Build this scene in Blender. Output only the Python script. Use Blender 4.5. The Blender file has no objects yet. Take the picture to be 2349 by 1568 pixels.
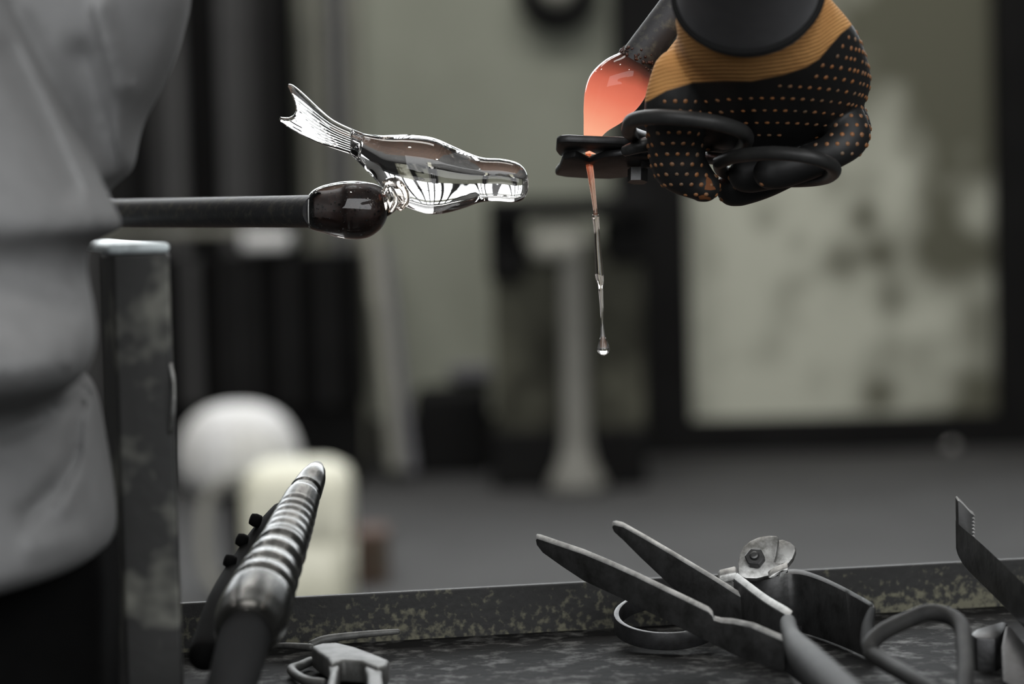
import bpy, bmesh, math, random
import numpy as np
from mathutils import Vector, Matrix
from mathutils.bvhtree import BVHTree

random.seed(7)
S = bpy.context.scene
COL = S.collection

# ------------------------------------------------------------------ camera
F = 85.0 / 36.0 * 2349.0
CZ = 0.95
PITCH = math.atan(304.0 / F)
ROLL = 0.0245
C0 = Vector((0, 0, CZ))
FW = Vector((0, math.cos(PITCH), -math.sin(PITCH)))
U0 = Vector((0, math.sin(PITCH), math.cos(PITCH)))
X0 = Vector((1, 0, 0))
RT = X0 * math.cos(ROLL) - U0 * math.sin(ROLL)
UP = X0 * math.sin(ROLL) + U0 * math.cos(ROLL)
FOCUS = 1.05

cam = bpy.data.cameras.new('camera')
cam.sensor_width = 36.0
cam.lens = 85.0
cam.clip_start = 0.02
cam.clip_end = 60
cam.dof.use_dof = True
cam.dof.focus_distance = FOCUS
cam.dof.aperture_fstop = 6.2
cam.dof.aperture_blades = 0
camo = bpy.data.objects.new('camera', cam)
COL.objects.link(camo)
m = Matrix.Identity(4)
for i in range(3):
    m[i][0] = RT[i]; m[i][1] = UP[i]; m[i][2] = -FW[i]; m[i][3] = C0[i]
camo.matrix_world = m
S.camera = camo

# ------------------------------------------------------------------ world, exposure
w = bpy.data.worlds.new('world')
S.world = w
w.use_nodes = True
w.node_tree.nodes['Background'].inputs[0].default_value = (0.5, 0.55, 0.6, 1)
w.node_tree.nodes['Background'].inputs[1].default_value = 0.05
S.view_settings.view_transform = 'Standard'
S.view_settings.look = 'None'
S.view_settings.exposure = 0.0
S.view_settings.gamma = 1.0
S.view_settings.use_curve_mapping = False
S.cycles.max_bounces = 14
S.cycles.transmission_bounces = 12
S.cycles.caustics_reflective = False
S.cycles.caustics_refractive = False
S.cycles.sample_clamp_indirect = 6.0

WINDOW_POWER = 7.0      # daylight behind the clerestory panes
BULB_POWER = 150.0       # workshop pendant bulbs
def area_lamp(name, loc, size, size_y, energy, rot, col=(1, 0.97, 0.93)):
    l = bpy.data.lights.new(name, 'AREA')
    l.shape = 'RECTANGLE'; l.size = size; l.size_y = size_y
    l.energy = energy; l.color = col
    o = bpy.data.objects.new(name, l); COL.objects.link(o)
    o.location = loc; o.rotation_euler = rot
    return o
# long ceiling strips of the hall (rear bay lights the back wall, middle bay the bench)
area_lamp('ceiling_strip_rear', (0.0, 6.4, 6.2), 7.0, 0.5, 340, (math.radians(22), 0, 0))
area_lamp('ceiling_strip_middle', (0.0, 2.2, 5.6), 3.0, 0.8, 60, (math.radians(4), 0, 0))
# added soft fill behind the camera, brightening the surfaces that face it
area_lamp('front_fill_light', (0.2, -2.9, 2.6), 7.6, 4.2, 330, (math.radians(76), 0, math.radians(2)), (0.97, 0.985, 1))
area_lamp('canister_fill', (-0.45, 2.6, 2.5), 0.5, 0.5, 19, (math.radians(36), 0, 0)).data.spread = math.radians(80)  # added fill, unseen above the frame, to brighten the canister

# ------------------------------------------------------------------ projection helpers
def P(px, py, D):
    px, py, D = float(px), float(py), float(D)
    return C0 + D * (FW + RT * ((px - 1174.5) / F) - UP * ((py - 784.0) / F))
def pix(v):
    d = Vector(v) - C0
    D = d.dot(FW)
    return 1174.5 + d.dot(RT) / D * F, 784.0 - d.dot(UP) / D * F, D
def on_z(px, py, z):
    d = FW + RT * ((px - 1174.5) / F) - UP * ((py - 784.0) / F)
    return C0 + d * ((z - CZ) / d.z)
def on_y(px, py, y):
    d = FW + RT * ((px - 1174.5) / F) - UP * ((py - 784.0) / F)
    return C0 + d * (y / d.y)
def R(px_r, D):
    return float(px_r) / F * float(D)

# ------------------------------------------------------------------ materials
def srgb(r, g, b):
    f = lambda c: (c / 255 / 12.92) if c <= 10.3 else ((c / 255 + 0.055) / 1.055) ** 2.4
    return (f(r), f(g), f(b), 1)

def mat(name, col, rough=0.5, metal=0.0, col2=None, nscale=30, ndetail=6, lo=0.4, hi=0.65,
        bump=0.0, bscale=200, bdist=0.001, spec=0.5, coat=0.0, stretch=None, rough2=None):
    M = bpy.data.materials.new(name)
    M.use_nodes = True
    nt = M.node_tree
    b = nt.nodes['Principled BSDF']
    b.inputs['Base Color'].default_value = col
    b.inputs['Roughness'].default_value = rough
    b.inputs['Metallic'].default_value = metal
    b.inputs['Specular IOR Level'].default_value = spec
    b.inputs['Coat Weight'].default_value = coat
    tc = nt.nodes.new('ShaderNodeTexCoord')
    src = tc.outputs['Object']
    if stretch:
        mp = nt.nodes.new('ShaderNodeMapping')
        mp.inputs['Scale'].default_value = stretch
        nt.links.new(src, mp.inputs['Vector']); src = mp.outputs['Vector']
    if col2:
        n = nt.nodes.new('ShaderNodeTexNoise')
        n.inputs['Scale'].default_value = nscale
        n.inputs['Detail'].default_value = ndetail
        n.inputs['Roughness'].default_value = 0.65
        nt.links.new(src, n.inputs['Vector'])
        r = nt.nodes.new('ShaderNodeValToRGB')
        r.color_ramp.elements[0].position = lo; r.color_ramp.elements[0].color = col
        r.color_ramp.elements[1].position = hi; r.color_ramp.elements[1].color = col2
        nt.links.new(n.outputs['Fac'], r.inputs['Fac'])
        nt.links.new(r.outputs['Color'], b.inputs['Base Color'])
        if rough2 is not None:
            mr = nt.nodes.new('ShaderNodeMapRange')
            mr.inputs['From Min'].default_value = lo; mr.inputs['From Max'].default_value = hi
            mr.inputs['To Min'].default_value = rough; mr.inputs['To Max'].default_value = rough2
            nt.links.new(n.outputs['Fac'], mr.inputs['Value'])
            nt.links.new(mr.outputs['Result'], b.inputs['Roughness'])
    if bump:
        n2 = nt.nodes.new('ShaderNodeTexNoise')
        n2.inputs['Scale'].default_value = bscale
        n2.inputs['Detail'].default_value = 4
        nt.links.new(src, n2.inputs['Vector'])
        bp = nt.nodes.new('ShaderNodeBump')
        bp.inputs['Strength'].default_value = bump
        bp.inputs['Distance'].default_value = bdist
        nt.links.new(n2.outputs['Fac'], bp.inputs['Height'])
        nt.links.new(bp.outputs['Normal'], b.inputs['Normal'])
    return M

def emit_mat(name, col, strength):
    M = bpy.data.materials.new(name)
    M.use_nodes = True
    b = M.node_tree.nodes['Principled BSDF']
    b.inputs['Base Color'].default_value = col
    b.inputs['Emission Color'].default_value = col
    b.inputs['Emission Strength'].default_value = strength
    return M

def glass_mat(name, col=(1, 1, 1, 1), ior=1.5, rough=0.0):
    M = bpy.data.materials.new(name)
    M.use_nodes = True
    b = M.node_tree.nodes['Principled BSDF']
    b.inputs['Base Color'].default_value = col
    b.inputs['Roughness'].default_value = rough
    b.inputs['IOR'].default_value = ior
    b.inputs['Transmission Weight'].default_value = 1.0
    return M

M_PLASTER = mat('plaster', srgb(136, 139, 127), 0.9, col2=srgb(125, 128, 116), nscale=1.2, bump=0.1, bscale=40)
M_DARKWALL = mat('dark_wall', srgb(52, 52, 50), 0.9, col2=srgb(42, 42, 40), nscale=2)
M_CEIL = mat('ceiling_paint', srgb(70, 68, 64), 0.9, col2=srgb(62, 60, 56), nscale=1)
M_FLOOR = mat('concrete_floor', srgb(58, 58, 58), 0.8, spec=0.25, col2=srgb(50, 50, 50), nscale=2.5, bump=0.05, bscale=30)
M_FRAME = mat('dark_steel_frame', srgb(25, 25, 25), 0.85, spec=0.1, col2=srgb(20, 20, 20), nscale=5)
M_PANE = emit_mat('daylit_pane', (0.93, 0.97, 1.0, 1), WINDOW_POWER)
M_BULB = emit_mat('lamp_bulb', (1.0, 0.97, 0.92, 1), BULB_POWER)
M_STEEL = mat('forged_steel', srgb(86, 86, 86), 0.38, 0.72, col2=srgb(58, 58, 57), nscale=90, bump=0.25, bscale=350, bdist=0.0004)
M_STEELB = mat('worn_bright_steel', srgb(176, 176, 174), 0.45, 0.85, col2=srgb(110, 110, 106), nscale=160, bump=0.3, bscale=400, bdist=0.0004)
M_BLACKSTEEL = mat('black_steel', srgb(60, 60, 61), 0.42, 0.6, col2=srgb(42, 42, 42), nscale=120, bump=0.3, bscale=500, bdist=0.0003)
M_PIPE = mat('scaled_pipe', srgb(54, 54, 56), 0.55, 0.2, spec=0.35, col2=srgb(98, 96, 84), nscale=220, lo=0.5, hi=0.8, bump=0.4, bscale=700, bdist=0.0003)
M_GLASS = glass_mat('clear_glass', (1.0, 0.985, 0.97, 1), 1.5)
M_DARKCORE = mat('dark_amber_core', srgb(88, 58, 48), 0.5, 0.0, col2=srgb(46, 33, 30), nscale=60, spec=0.5)
M_SHIRT = mat('grey_sweatshirt', srgb(136, 136, 136), 0.95, spec=0.2, col2=srgb(129, 129, 129), nscale=60, bump=0.12, bscale=900, bdist=0.0003)
M_BLACKRUB = mat('black_rubber', srgb(18, 18, 18), 0.8, spec=0.06, col2=srgb(14, 14, 14), nscale=60)
M_HANDLE = mat('dark_handle_steel', srgb(52, 52, 51), 0.45, 0.1, spec=0.35, col2=srgb(40, 40, 40), nscale=90, bump=0.2, bscale=400, bdist=0.0003)
M_GRIP = mat('dull_grip_steel', srgb(48, 48, 47), 0.6, 0.0, spec=0.15, col2=srgb(36, 36, 36), nscale=90, bump=0.2, bscale=400, bdist=0.0003)
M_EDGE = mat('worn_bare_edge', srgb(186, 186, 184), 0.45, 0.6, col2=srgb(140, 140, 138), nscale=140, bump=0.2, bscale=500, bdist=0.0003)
M_TROUSER = mat('black_trousers', srgb(6, 6, 6), 0.95, spec=0.1, col2=srgb(4, 4, 4), nscale=60)
M_SLEEVE = mat('dark_sleeve', srgb(108, 108, 110), 0.85, col2=srgb(98, 98, 100), nscale=40, bump=0.2, bscale=900, bdist=0.0004)
M_HEM = mat('black_hem', srgb(12, 12, 12), 0.9)
M_DOT = mat('brown_grip_dot', srgb(152, 100, 58), 0.5, col2=srgb(112, 94, 76), nscale=90)
M_BROWNPATCH = mat('worn_brown_patch', srgb(120, 72, 38), 0.8)
M_WHITE = mat('white_plastic', srgb(214, 215, 215), 0.5, col2=srgb(202, 202, 196), nscale=8)
M_CREAM = mat('cream_plastic', srgb(206, 206, 190), 0.55, col2=srgb(190, 190, 172), nscale=6)
M_OLIVE = mat('olive_machine_paint', srgb(48, 48, 40), 0.7, spec=0.2, col2=srgb(92, 92, 80), nscale=3.2, lo=0.45, hi=0.62)
M_GREYPAINT = mat('grey_machine_paint', srgb(132, 132, 126), 0.6, col2=srgb(112, 112, 106), nscale=4)
M_PALE = mat('pale_paint', srgb(168, 168, 158), 0.6, col2=srgb(146, 146, 136), nscale=5)
M_LIGHTPIPE = mat('pale_pipe_paint', srgb(128, 128, 118), 0.7, col2=srgb(112, 112, 104), nscale=3)
M_GREYPIPE = mat('grey_pipe_paint', srgb(92, 92, 96), 0.7)
M_BOARD = [mat('dark_board_%s' % k, srgb(v, v, v), 0.9, spec=0.1, col2=srgb(v - 6, v - 6, v - 6), nscale=3) for k, v in
           (('a', 34), ('b', 70), ('c', 92), ('d', 15))]
M_RUSTBOX = mat('rust_brown_card', srgb(74, 52, 44), 0.85, col2=srgb(58, 56, 44), nscale=12)

# ------------------------------------------------------------------ object helpers
def link(name, me, material=None, parent=None, loc=None):
    o = bpy.data.objects.new(name, me)
    COL.objects.link(o)
    if material:
        me.materials.append(material)
    if parent is not None:
        o.parent = parent
    if loc is not None:
        o.location = loc
    return o
def root_loc(parent):
    v = Vector((0, 0, 0))
    while parent is not None:
        v = v + parent.location
        parent = parent.parent
    return v
def bake(me, mods):
    """mods: list of (type, dict); returns an evaluated copy of the mesh"""
    t = bpy.data.objects.new('bake', me)
    COL.objects.link(t)
    for ty, kw in mods:
        md = t.modifiers.new(ty, ty)
        for k, v in kw.items():
            setattr(md, k, v)
    dg = bpy.context.evaluated_depsgraph_get()
    dg.update()
    out = bpy.data.meshes.new_from_object(t.evaluated_get(dg))
    COL.objects.unlink(t)
    bpy.data.objects.remove(t)
    return out
def mk(name, geo, material, parent=None, smooth=True, mods=None, angle=None, attr=None, kind=None, edge=None, edge_mat=None):
    """geo = (verts in world space, faces)"""
    vs, fs = geo
    base = root_loc(parent)
    loc = None
    if parent is None:
        a = np.array([tuple(v) for v in vs])
        base = Vector(((a[:, 0].min() + a[:, 0].max()) / 2, (a[:, 1].min() + a[:, 1].max()) / 2, a[:, 2].min()))
        loc = base
    me = bpy.data.meshes.new(name)
    me.from_pydata([tuple(Vector(v) - base) for v in vs], [], fs)
    me.update()
    bm = bmesh.new(); bm.from_mesh(me)
    bmesh.ops.recalc_face_normals(bm, faces=bm.faces)
    bm.to_mesh(me); bm.free()
    if attr is not None:
        at = me.attributes.new('val', 'FLOAT', 'POINT')
        at.data.foreach_set('value', [float(a) for a in attr])
    if mods:
        me = bake(me, mods)
        me.name = name
    bm = bmesh.new(); bm.from_mesh(me)
    if bm.calc_volume(signed=True) < 0:
        bmesh.ops.reverse_faces(bm, faces=bm.faces); bm.to_mesh(me)
    bm.free()
    if smooth:
        me.polygons.foreach_set('use_smooth', [True] * len(me.polygons))
        if angle:
            bm = bmesh.new(); bm.from_mesh(me)
            for e in bm.edges:
                if len(e.link_faces) == 2 and e.calc_face_angle(0) > math.radians(angle):
                    e.smooth = False
            bm.to_mesh(me); bm.free()
    o = link(name, me, material, parent, loc)
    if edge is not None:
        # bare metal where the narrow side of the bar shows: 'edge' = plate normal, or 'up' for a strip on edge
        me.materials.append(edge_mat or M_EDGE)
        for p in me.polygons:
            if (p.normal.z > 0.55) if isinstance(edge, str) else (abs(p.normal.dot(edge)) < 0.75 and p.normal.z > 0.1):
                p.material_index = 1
    if kind:
        o['kind'] = kind
    return o
def tag(o, label, cat, group=None):
    o['label'] = label; o['category'] = cat
    if group: o['group'] = group
    return o
def empty(name, loc, label, cat, group=None):
    o = bpy.data.objects.new(name, None)
    o.empty_display_size = 0.02
    COL.objects.link(o); o.location = loc
    return tag(o, label, cat, group)
def structure(o):
    o['kind'] = 'structure'
    return o
BEV = lambda w, s=2: [('BEVEL', dict(width=w, segments=s, limit_method='ANGLE', angle_limit=math.radians(40)))]

def join(*gs):
    vs, fs = [], []
    for g in gs:
        o = len(vs)
        vs += list(g[0]); fs += [tuple(i + o for i in f) for f in g[1]]
    return vs, fs
def box(x0, y0, z0, x1, y1, z1):
    vs = [(x, y, z) for x in (x0, x1) for y in (y0, y1) for z in (z0, z1)]
    return vs, [(0, 1, 3, 2), (4, 6, 7, 5), (0, 4, 5, 1), (2, 3, 7, 6), (0, 2, 6, 4), (1, 5, 7, 3)]
def obox(c, u, v, n, a, b, t):
    """oriented box: centre c, half sizes a,b,t on axes u,v,n"""
    vs = [c + u * (sx * a) + v * (sy * b) + n * (sz * t) for sx in (-1, 1) for sy in (-1, 1) for sz in (-1, 1)]
    return vs, box(0, 0, 0, 1, 1, 1)[1]
def rings(rs, cap=True, closed=False):
    n = len(rs[0]); vs = [v for r in rs for v in r]; fs = []
    m = len(rs)
    for i in range(m if closed else m - 1):
        j = (i + 1) % m
        for k in range(n):
            k2 = (k + 1) % n
            fs.append((i * n + k, i * n + k2, j * n + k2, j * n + k))
    if cap and not closed:
        fs.append(tuple(range(n))[::-1]); fs.append(tuple((m - 1) * n + k for k in range(n)))
    return vs, fs
def catmull(pts, k):
    """pts: list of tuples of floats; returns k samples per span"""
    a = np.array(pts, float); out = []
    n = len(a)
    for i in range(n - 1):
        p0 = a[max(i - 1, 0)]; p1 = a[i]; p2 = a[i + 1]; p3 = a[min(i + 2, n - 1)]
        for j in range(k):
            t = j / k
            out.append(0.5 * ((2 * p1) + (-p0 + p2) * t + (2 * p0 - 5 * p1 + 4 * p2 - p3) * t * t + (-p0 + 3 * p1 - 3 * p2 + p3) * t ** 3))
    out.append(a[-1])
    return [tuple(float(y) for y in x) for x in out]
def tube(pts, rad, n=14, closed=False, dome=False):
    pts = [Vector(p) for p in pts]
    if not hasattr(rad, '__len__'): rad = [rad] * len(pts)
    rad = [float(q) for q in rad]
    if dome and not closed:
        d0 = (pts[0] - pts[1]).normalized(); d1 = (pts[-1] - pts[-2]).normalized()
        pre, post, rp, rq = [], [], [], []
        for a in (80, 60, 40, 20):
            s, c = math.sin(math.radians(a)), math.cos(math.radians(a))
            pre.append(pts[0] + d0 * rad[0] * s); rp.append(rad[0] * c)
        for a in (20, 40, 60, 80):
            s, c = math.sin(math.radians(a)), math.cos(math.radians(a))
            post.append(pts[-1] + d1 * rad[-1] * s); rq.append(rad[-1] * c)
        pts = pre + pts + post; rad = rp + rad + rq
    m = len(pts)
    rs = []
    ref = None
    for i in range(m):
        if closed: t = pts[(i + 1) % m] - pts[i - 1]
        else: t = pts[min(i + 1, m - 1)] - pts[max(i - 1, 0)]
        t.normalize()
        if ref is None:
            ref = Vector((0, 0, 1)) if abs(t.z) < 0.9 else Vector((0, 1, 0))
        u = (ref - t * ref.dot(t)).normalized(); ref = u
        v = t.cross(u)
        rs.append([pts[i] + (u * math.cos(2 * math.pi * k / n) + v * math.sin(2 * math.pi * k / n)) * rad[i] for k in range(n)])
    return rings(rs, closed=closed)
def on_tray(px, py, D, c):
    p = P(px, py, D)
    return p if p.z >= ZT + c else on_z(px, py, ZT + c)
def tpath(l, k, c):
    return [on_tray(q[0], q[1], q[2], c) for q in catmull(l, k)]
def ppath(l, k=6):
    """smooth world path through (px,py,D) points"""
    return [P(*q) for q in catmull(l, k)]
def pairs_loft(prs, D, ratio=1.0, n=40, k=6, Ds=None):
    """prs: ((ax,ay),(bx,by)) opposite outline points in the picture; round cross sections"""
    rows = [(a[0], a[1], b[0], b[1], D if Ds is None else Ds[i], ratio if not hasattr(ratio, '__len__') else ratio[i]) for i, (a, b) in enumerate(prs)]
    rows = catmull(rows, k)
    rs = []
    for ax, ay, bx, by, d, rt in rows:
        A = P(ax, ay, d); B = P(bx, by, d)
        c = (A + B) / 2; u = (A - B) / 2
        h = u.length
        v = FW * (h * rt)
        rs.append([c + u * math.cos(2 * math.pi * q / n) + v * math.sin(2 * math.pi * q / n) for q in range(n)])
    return rings(rs)
def plate(outline, Df, thick, smooth_k=0):
    """flat bar: picture outline on a tilted plane, thickness vector (world)"""
    if smooth_k:
        pass
    a = [P(x, y, Df(x, y)) for x, y in outline]
    b = [p + thick for p in a]
    n = len(a)
    return a + b, [tuple(range(n)), tuple(range(n, 2 * n))[::-1]] + [(i, (i + 1) % n, n + (i + 1) % n, n + i) for i in range(n)]
def band(path, hvec, tvec):
    """strip of metal on edge: top path (world points), height per point (vectors), thickness vector"""
    rs = []
    for i, p in enumerate(path):
        h = hvec[i] if isinstance(hvec, list) else hvec
        rs.append([p, p + tvec, p + tvec + h, p + h])
    return rings(rs)
def lathe(c, prof, n=32, axis=Vector((0, 0, 1))):
    ax = axis.normalized()
    u = ax.orthogonal().normalized(); v = ax.cross(u)
    return rings([[c + ax * h + (u * math.cos(2 * math.pi * k / n) + v * math.sin(2 * math.pi * k / n)) * max(r, 1e-5) for k in range(n)] for r, h in prof])
def hexprism(c, axis, r, h):
    return lathe(c, [(r, 0), (r, h)], 6, axis)

# =================================================================== SETTING
YB = 9.3
WX0, WX1, WY0, H = -3.9, 4.4, -3.2, 8.6
structure(mk('floor', box(WX0, WY0, -0.1, WX1, YB + 0.3, 0), M_FLOOR, smooth=False))
structure(mk('ceiling', box(WX0, WY0, H, WX1, YB + 0.3, H + 0.1), M_CEIL, smooth=False))
structure(mk('wall_left', box(WX0 - 0.15, WY0, 0, WX0, YB + 0.3, H), M_DARKWALL, smooth=False))
structure(mk('wall_right', box(WX1, WY0, 0, WX1 + 0.15, YB + 0.3, H), M_DARKWALL, smooth=False))
structure(mk('wall_front', box(WX0, WY0 - 0.15, 0, WX1, WY0, H), M_DARKWALL, smooth=False))
WZ0, WZ1, WZ2, WZ3 = 2.12, 5.9, 6.7, 7.7
structure(mk('wall_back', join(box(WX0, YB, 0, WX1, YB + 0.3, WZ0), box(WX0, YB, WZ1, WX1, YB + 0.3, WZ2), box(WX0, YB, WZ3, WX1, YB + 0.3, H)),
             M_PLASTER, smooth=False))
nw = 9
ww = (WX1 - WX0) / nw
for i in range(nw):
    x0 = WX0 + i * ww; x1 = x0 + ww
    e = bpy.data.objects.new('window_%d' % (i + 1), None)
    COL.objects.link(e); e.location = ((x0 + x1) / 2, YB, WZ0); e['kind'] = 'structure'
    mk('mullion', box(x0 - 0.12, YB - 0.05, WZ0, x0 + 0.12, YB + 0.25, WZ3), M_FRAME, e, smooth=False)
    mk('glass_pane', box(x0 + 0.09, YB + 0.12, WZ0, x1 - 0.09, YB + 0.13, WZ1), M_PANE, e, smooth=False)
    mk('glass_pane', box(x0 + 0.09, YB + 0.12, WZ2, x1 - 0.09, YB + 0.13, WZ3), M_PANE, e, smooth=False)
    mk('glazing_bar', box(x0 + 0.09, YB + 0.06, WZ0 + 1.2, x1 - 0.09, YB + 0.2, WZ0 + 1.32), M_FRAME, e, smooth=False)

# stained panel in its dark steel frame, right
def stained_mat():
    M = bpy.data.materials.new('stained_panel')
    M.use_nodes = True
    nt = M.node_tree; b = nt.nodes['Principled BSDF']
    b.inputs['Roughness'].default_value = 0.85
    tc = nt.nodes.new('ShaderNodeTexCoord')
    n = nt.nodes.new('ShaderNodeTexNoise')
    n.inputs['Scale'].default_value = 3.4; n.inputs['Detail'].default_value = 3
    nt.links.new(tc.outputs['Object'], n.inputs['Vector'])
    sep = nt.nodes.new('ShaderNodeSeparateXYZ')
    nt.links.new(tc.outputs['Object'], sep.inputs[0])
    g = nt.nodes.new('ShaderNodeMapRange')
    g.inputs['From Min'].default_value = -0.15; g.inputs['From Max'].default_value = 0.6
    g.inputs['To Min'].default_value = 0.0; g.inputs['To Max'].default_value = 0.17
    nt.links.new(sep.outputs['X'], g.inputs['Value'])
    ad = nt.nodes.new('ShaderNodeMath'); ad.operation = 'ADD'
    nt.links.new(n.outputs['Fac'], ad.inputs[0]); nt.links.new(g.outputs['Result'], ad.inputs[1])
    acc = ad.outputs[0]
    # the larger single stains, plus broad darkening painted for light falloff
    for sx, sz, sr, am in STAINS_AND_FALLOFF:
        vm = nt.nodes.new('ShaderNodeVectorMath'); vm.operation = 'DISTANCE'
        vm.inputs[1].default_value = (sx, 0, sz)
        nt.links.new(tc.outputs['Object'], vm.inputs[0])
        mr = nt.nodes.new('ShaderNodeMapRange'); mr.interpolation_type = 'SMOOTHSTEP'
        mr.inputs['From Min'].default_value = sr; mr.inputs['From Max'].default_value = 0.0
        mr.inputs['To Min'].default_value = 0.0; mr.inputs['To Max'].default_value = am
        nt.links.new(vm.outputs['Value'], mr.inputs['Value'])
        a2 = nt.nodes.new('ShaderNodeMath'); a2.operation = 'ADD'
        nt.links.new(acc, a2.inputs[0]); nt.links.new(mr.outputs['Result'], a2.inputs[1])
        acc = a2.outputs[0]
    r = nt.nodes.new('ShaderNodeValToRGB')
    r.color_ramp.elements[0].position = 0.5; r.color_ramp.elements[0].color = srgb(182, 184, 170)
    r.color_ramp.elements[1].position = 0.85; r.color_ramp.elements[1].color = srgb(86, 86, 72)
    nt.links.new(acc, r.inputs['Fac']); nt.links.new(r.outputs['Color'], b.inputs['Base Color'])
    return M
p00 = on_y(1583, 962, YB - 0.05); p11 = on_y(2270, -60, YB - 0.05)
dx0, dx1, dz0, dz1 = p00.x, p11.x, p00.z, 2.1
STAINS_AND_FALLOFF = []
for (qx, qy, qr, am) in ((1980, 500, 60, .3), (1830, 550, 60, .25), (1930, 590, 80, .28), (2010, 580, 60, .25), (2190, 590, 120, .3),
                         (2230, 740, 90, .25), (2020, 905, 70, .28), (1750, 510, 50, .2), (2150, 480, 100, .2), (2050, 690, 60, .15), (2220, 420, 110, .15), (2150, 40, 420, .34), (1980, 120, 260, .16), (2250, 250, 260, .2), (2240, 900, 200, .14)):  # the broad upper-right blotches paint light falloff into the panel colour
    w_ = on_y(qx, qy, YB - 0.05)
    STAINS_AND_FALLOFF.append((w_.x - (dx0 + dx1) / 2, w_.z, qr / F * YB, am))
door = bpy.data.objects.new('door_1', None); COL.objects.link(door)
door.location = ((dx0 + dx1) / 2, YB - 0.05, 0); door['kind'] = 'structure'
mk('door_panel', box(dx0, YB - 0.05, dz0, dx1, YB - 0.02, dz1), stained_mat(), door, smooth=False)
sx0 = on_y(1408, 300, YB).x
mk('door_frame', box(sx0, YB - 0.16, 0, dx0, YB - 0.005, dz1), M_FRAME, door, smooth=False)
mk('door_frame', box(dx1, YB - 0.16, 0, WX1 - 0.02, YB - 0.005, dz1), M_FRAME, door, smooth=False)
mk('bottom_rail', box(dx0, YB - 0.16, 0, dx1, YB - 0.005, dz0), M_FRAME, door, smooth=False)
kb = on_y(2184, 1025, YB - 0.17)
mk('door_knob', lathe(Vector((kb.x, YB - 0.158, kb.z)), [(0.001, -0.0), (0.02, -0.001), (0.024, -0.012), (0.016, -0.024), (0.001, -0.028)], 20, Vector((0, 1, 0))), M_STEELB, door)
structure(mk('baseboard_back', box(WX0, YB - 0.04, 0, sx0 - 0.01, YB - 0.002, 0.16), M_FRAME, smooth=False))

# =================================================================== BACKGROUND OBJECTS
def bgbox(px0, py0, px1, py1, y, depth, floor=False):
    a = on_y(px0, (py0 + py1) / 2, y); b = on_y(px1, (py0 + py1) / 2, y)
    t = on_y((px0 + px1) / 2, py0, y).z; bo = on_y((px0 + px1) / 2, py1, y).z
    return box(a.x, y, 0 if floor else bo, b.x, y + depth, t)

# dark tall boards leaning at the back wall, left
tops = []
boards = [(150, 235, 1), (235, 312, 0), (312, 342, 3), (342, 392, 1), (392, 428, 2), (428, 505, 3), (505, 548, 2), (548, 592, 1), (592, 640, 0), (640, 684, 3)]
names = ['behind the grey shirt', 'half hidden by the grey shirt', 'narrow and nearly black beside the shirt', 'dark grey, second to show beside the shirt',
         'mid grey, above the pipe near the shirt', 'nearly black and wide, between two grey ones', 'mid grey, left of the fish tail',
         'dark grey, straight left of the fish tail', 'near black, behind the tips of the fish tail', 'blackest, beside the pale wall pipes']
for i, (a, b, k) in enumerate(boards):
    yy = YB - 0.30 - 0.05 * (i % 3)
    g = bgbox(a, -260, b, 1000, yy, 0.04, True)
    o = mk('tall_board', g, M_BOARD[k], smooth=False, mods=BEV(0.008, 1))
    tag(o, 'tall board leaning at the back wall, ' + names[i], 'board', 'dark boards leaning at the back wall')
# pale pipes up the wall
for i, (a, b, k, nm) in enumerate(((690, 716, 0, 'leftmost of the pale pipes beside the dark boards'), (724, 752, 0, 'pale pipe second from the dark boards'),
                                   (760, 788, 1, 'greyer pipe above the fish tail'), (796, 830, 0, 'thick pale pipe nearest the bare wall'))):
    x0 = on_y(a, 300, YB - 0.1).x; x1 = on_y(b, 300, YB - 0.1).x
    r = (x1 - x0) / 2
    o = mk('wall_pipe', tube([((x0 + x1) / 2, YB - 0.02 - r, 0), ((x0 + x1) / 2, YB - 0.02 - r, 2.12)], r, 14), M_LIGHTPIPE if k == 0 else M_GREYPIPE, angle=40)
    tag(o, nm + ', running up the back wall', 'pipe', 'pipes up the back wall')
# slatted dark cabinet below
cy = YB - 0.95
cab = empty('slatted_cabinet', (on_y(600, 900, cy).x, cy, 0), 'near black slatted cabinet standing under the tall boards', 'cabinet')
mk('carcass', bgbox(330, 585, 822, 935, cy + 0.03, 0.45), M_BOARD[3], cab, smooth=False)
mk('plinth', bgbox(330, 925, 822, 1100, cy + 0.06, 0.40, True), M_FRAME, cab, smooth=False)
for i in range(11):
    a = 334 + i * 44.4
    mk('slat', bgbox(a, 590, a + 34, 930, cy, 0.03), M_BOARD[(0, 3, 1, 3, 0, 0, 3, 0, 3, 0, 3)[i]], cab, smooth=False)
# pale plank lying on the cabinet, its end towards us
yb_ = cy - 0.02
sb_ = empty('pale_beam', (on_y(600, 571, yb_).x, yb_, on_y(600, 571, yb_).z), 'pale beam end lying on the dark slatted cabinet, under the pipe', 'beam')
mk('end_block', bgbox(553, 532, 658, 573, yb_, 0.25), M_WHITE, sb_, mods=BEV(0.012, 3), angle=40)
mk('long_bar', bgbox(215, 520, 560, 541, yb_ + 0.04, 0.06), M_LIGHTPIPE, sb_, smooth=False, mods=BEV(0.004, 1))
# slanted pale bars right of the cabinet
for i, (xa, ya, xb, yb, r, mm, nm) in enumerate(((846, 500, 905, 985, 0.030, M_LIGHTPIPE, 'thicker pale bar leaning beside the slatted cabinet'),
                                             (880, 560, 940, 985, 0.022, M_GREYPIPE, 'thin grey bar leaning just right of the thicker pale bar'))):
    A = on_y(xa, ya, YB - 0.12); B = on_y(xb, yb, YB - 0.75); B.z = r
    o = mk('leaning_bar', tube([A, B], r, 12), mm, angle=40); tag(o, nm, 'bar', 'bars leaning at the back wall')
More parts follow.
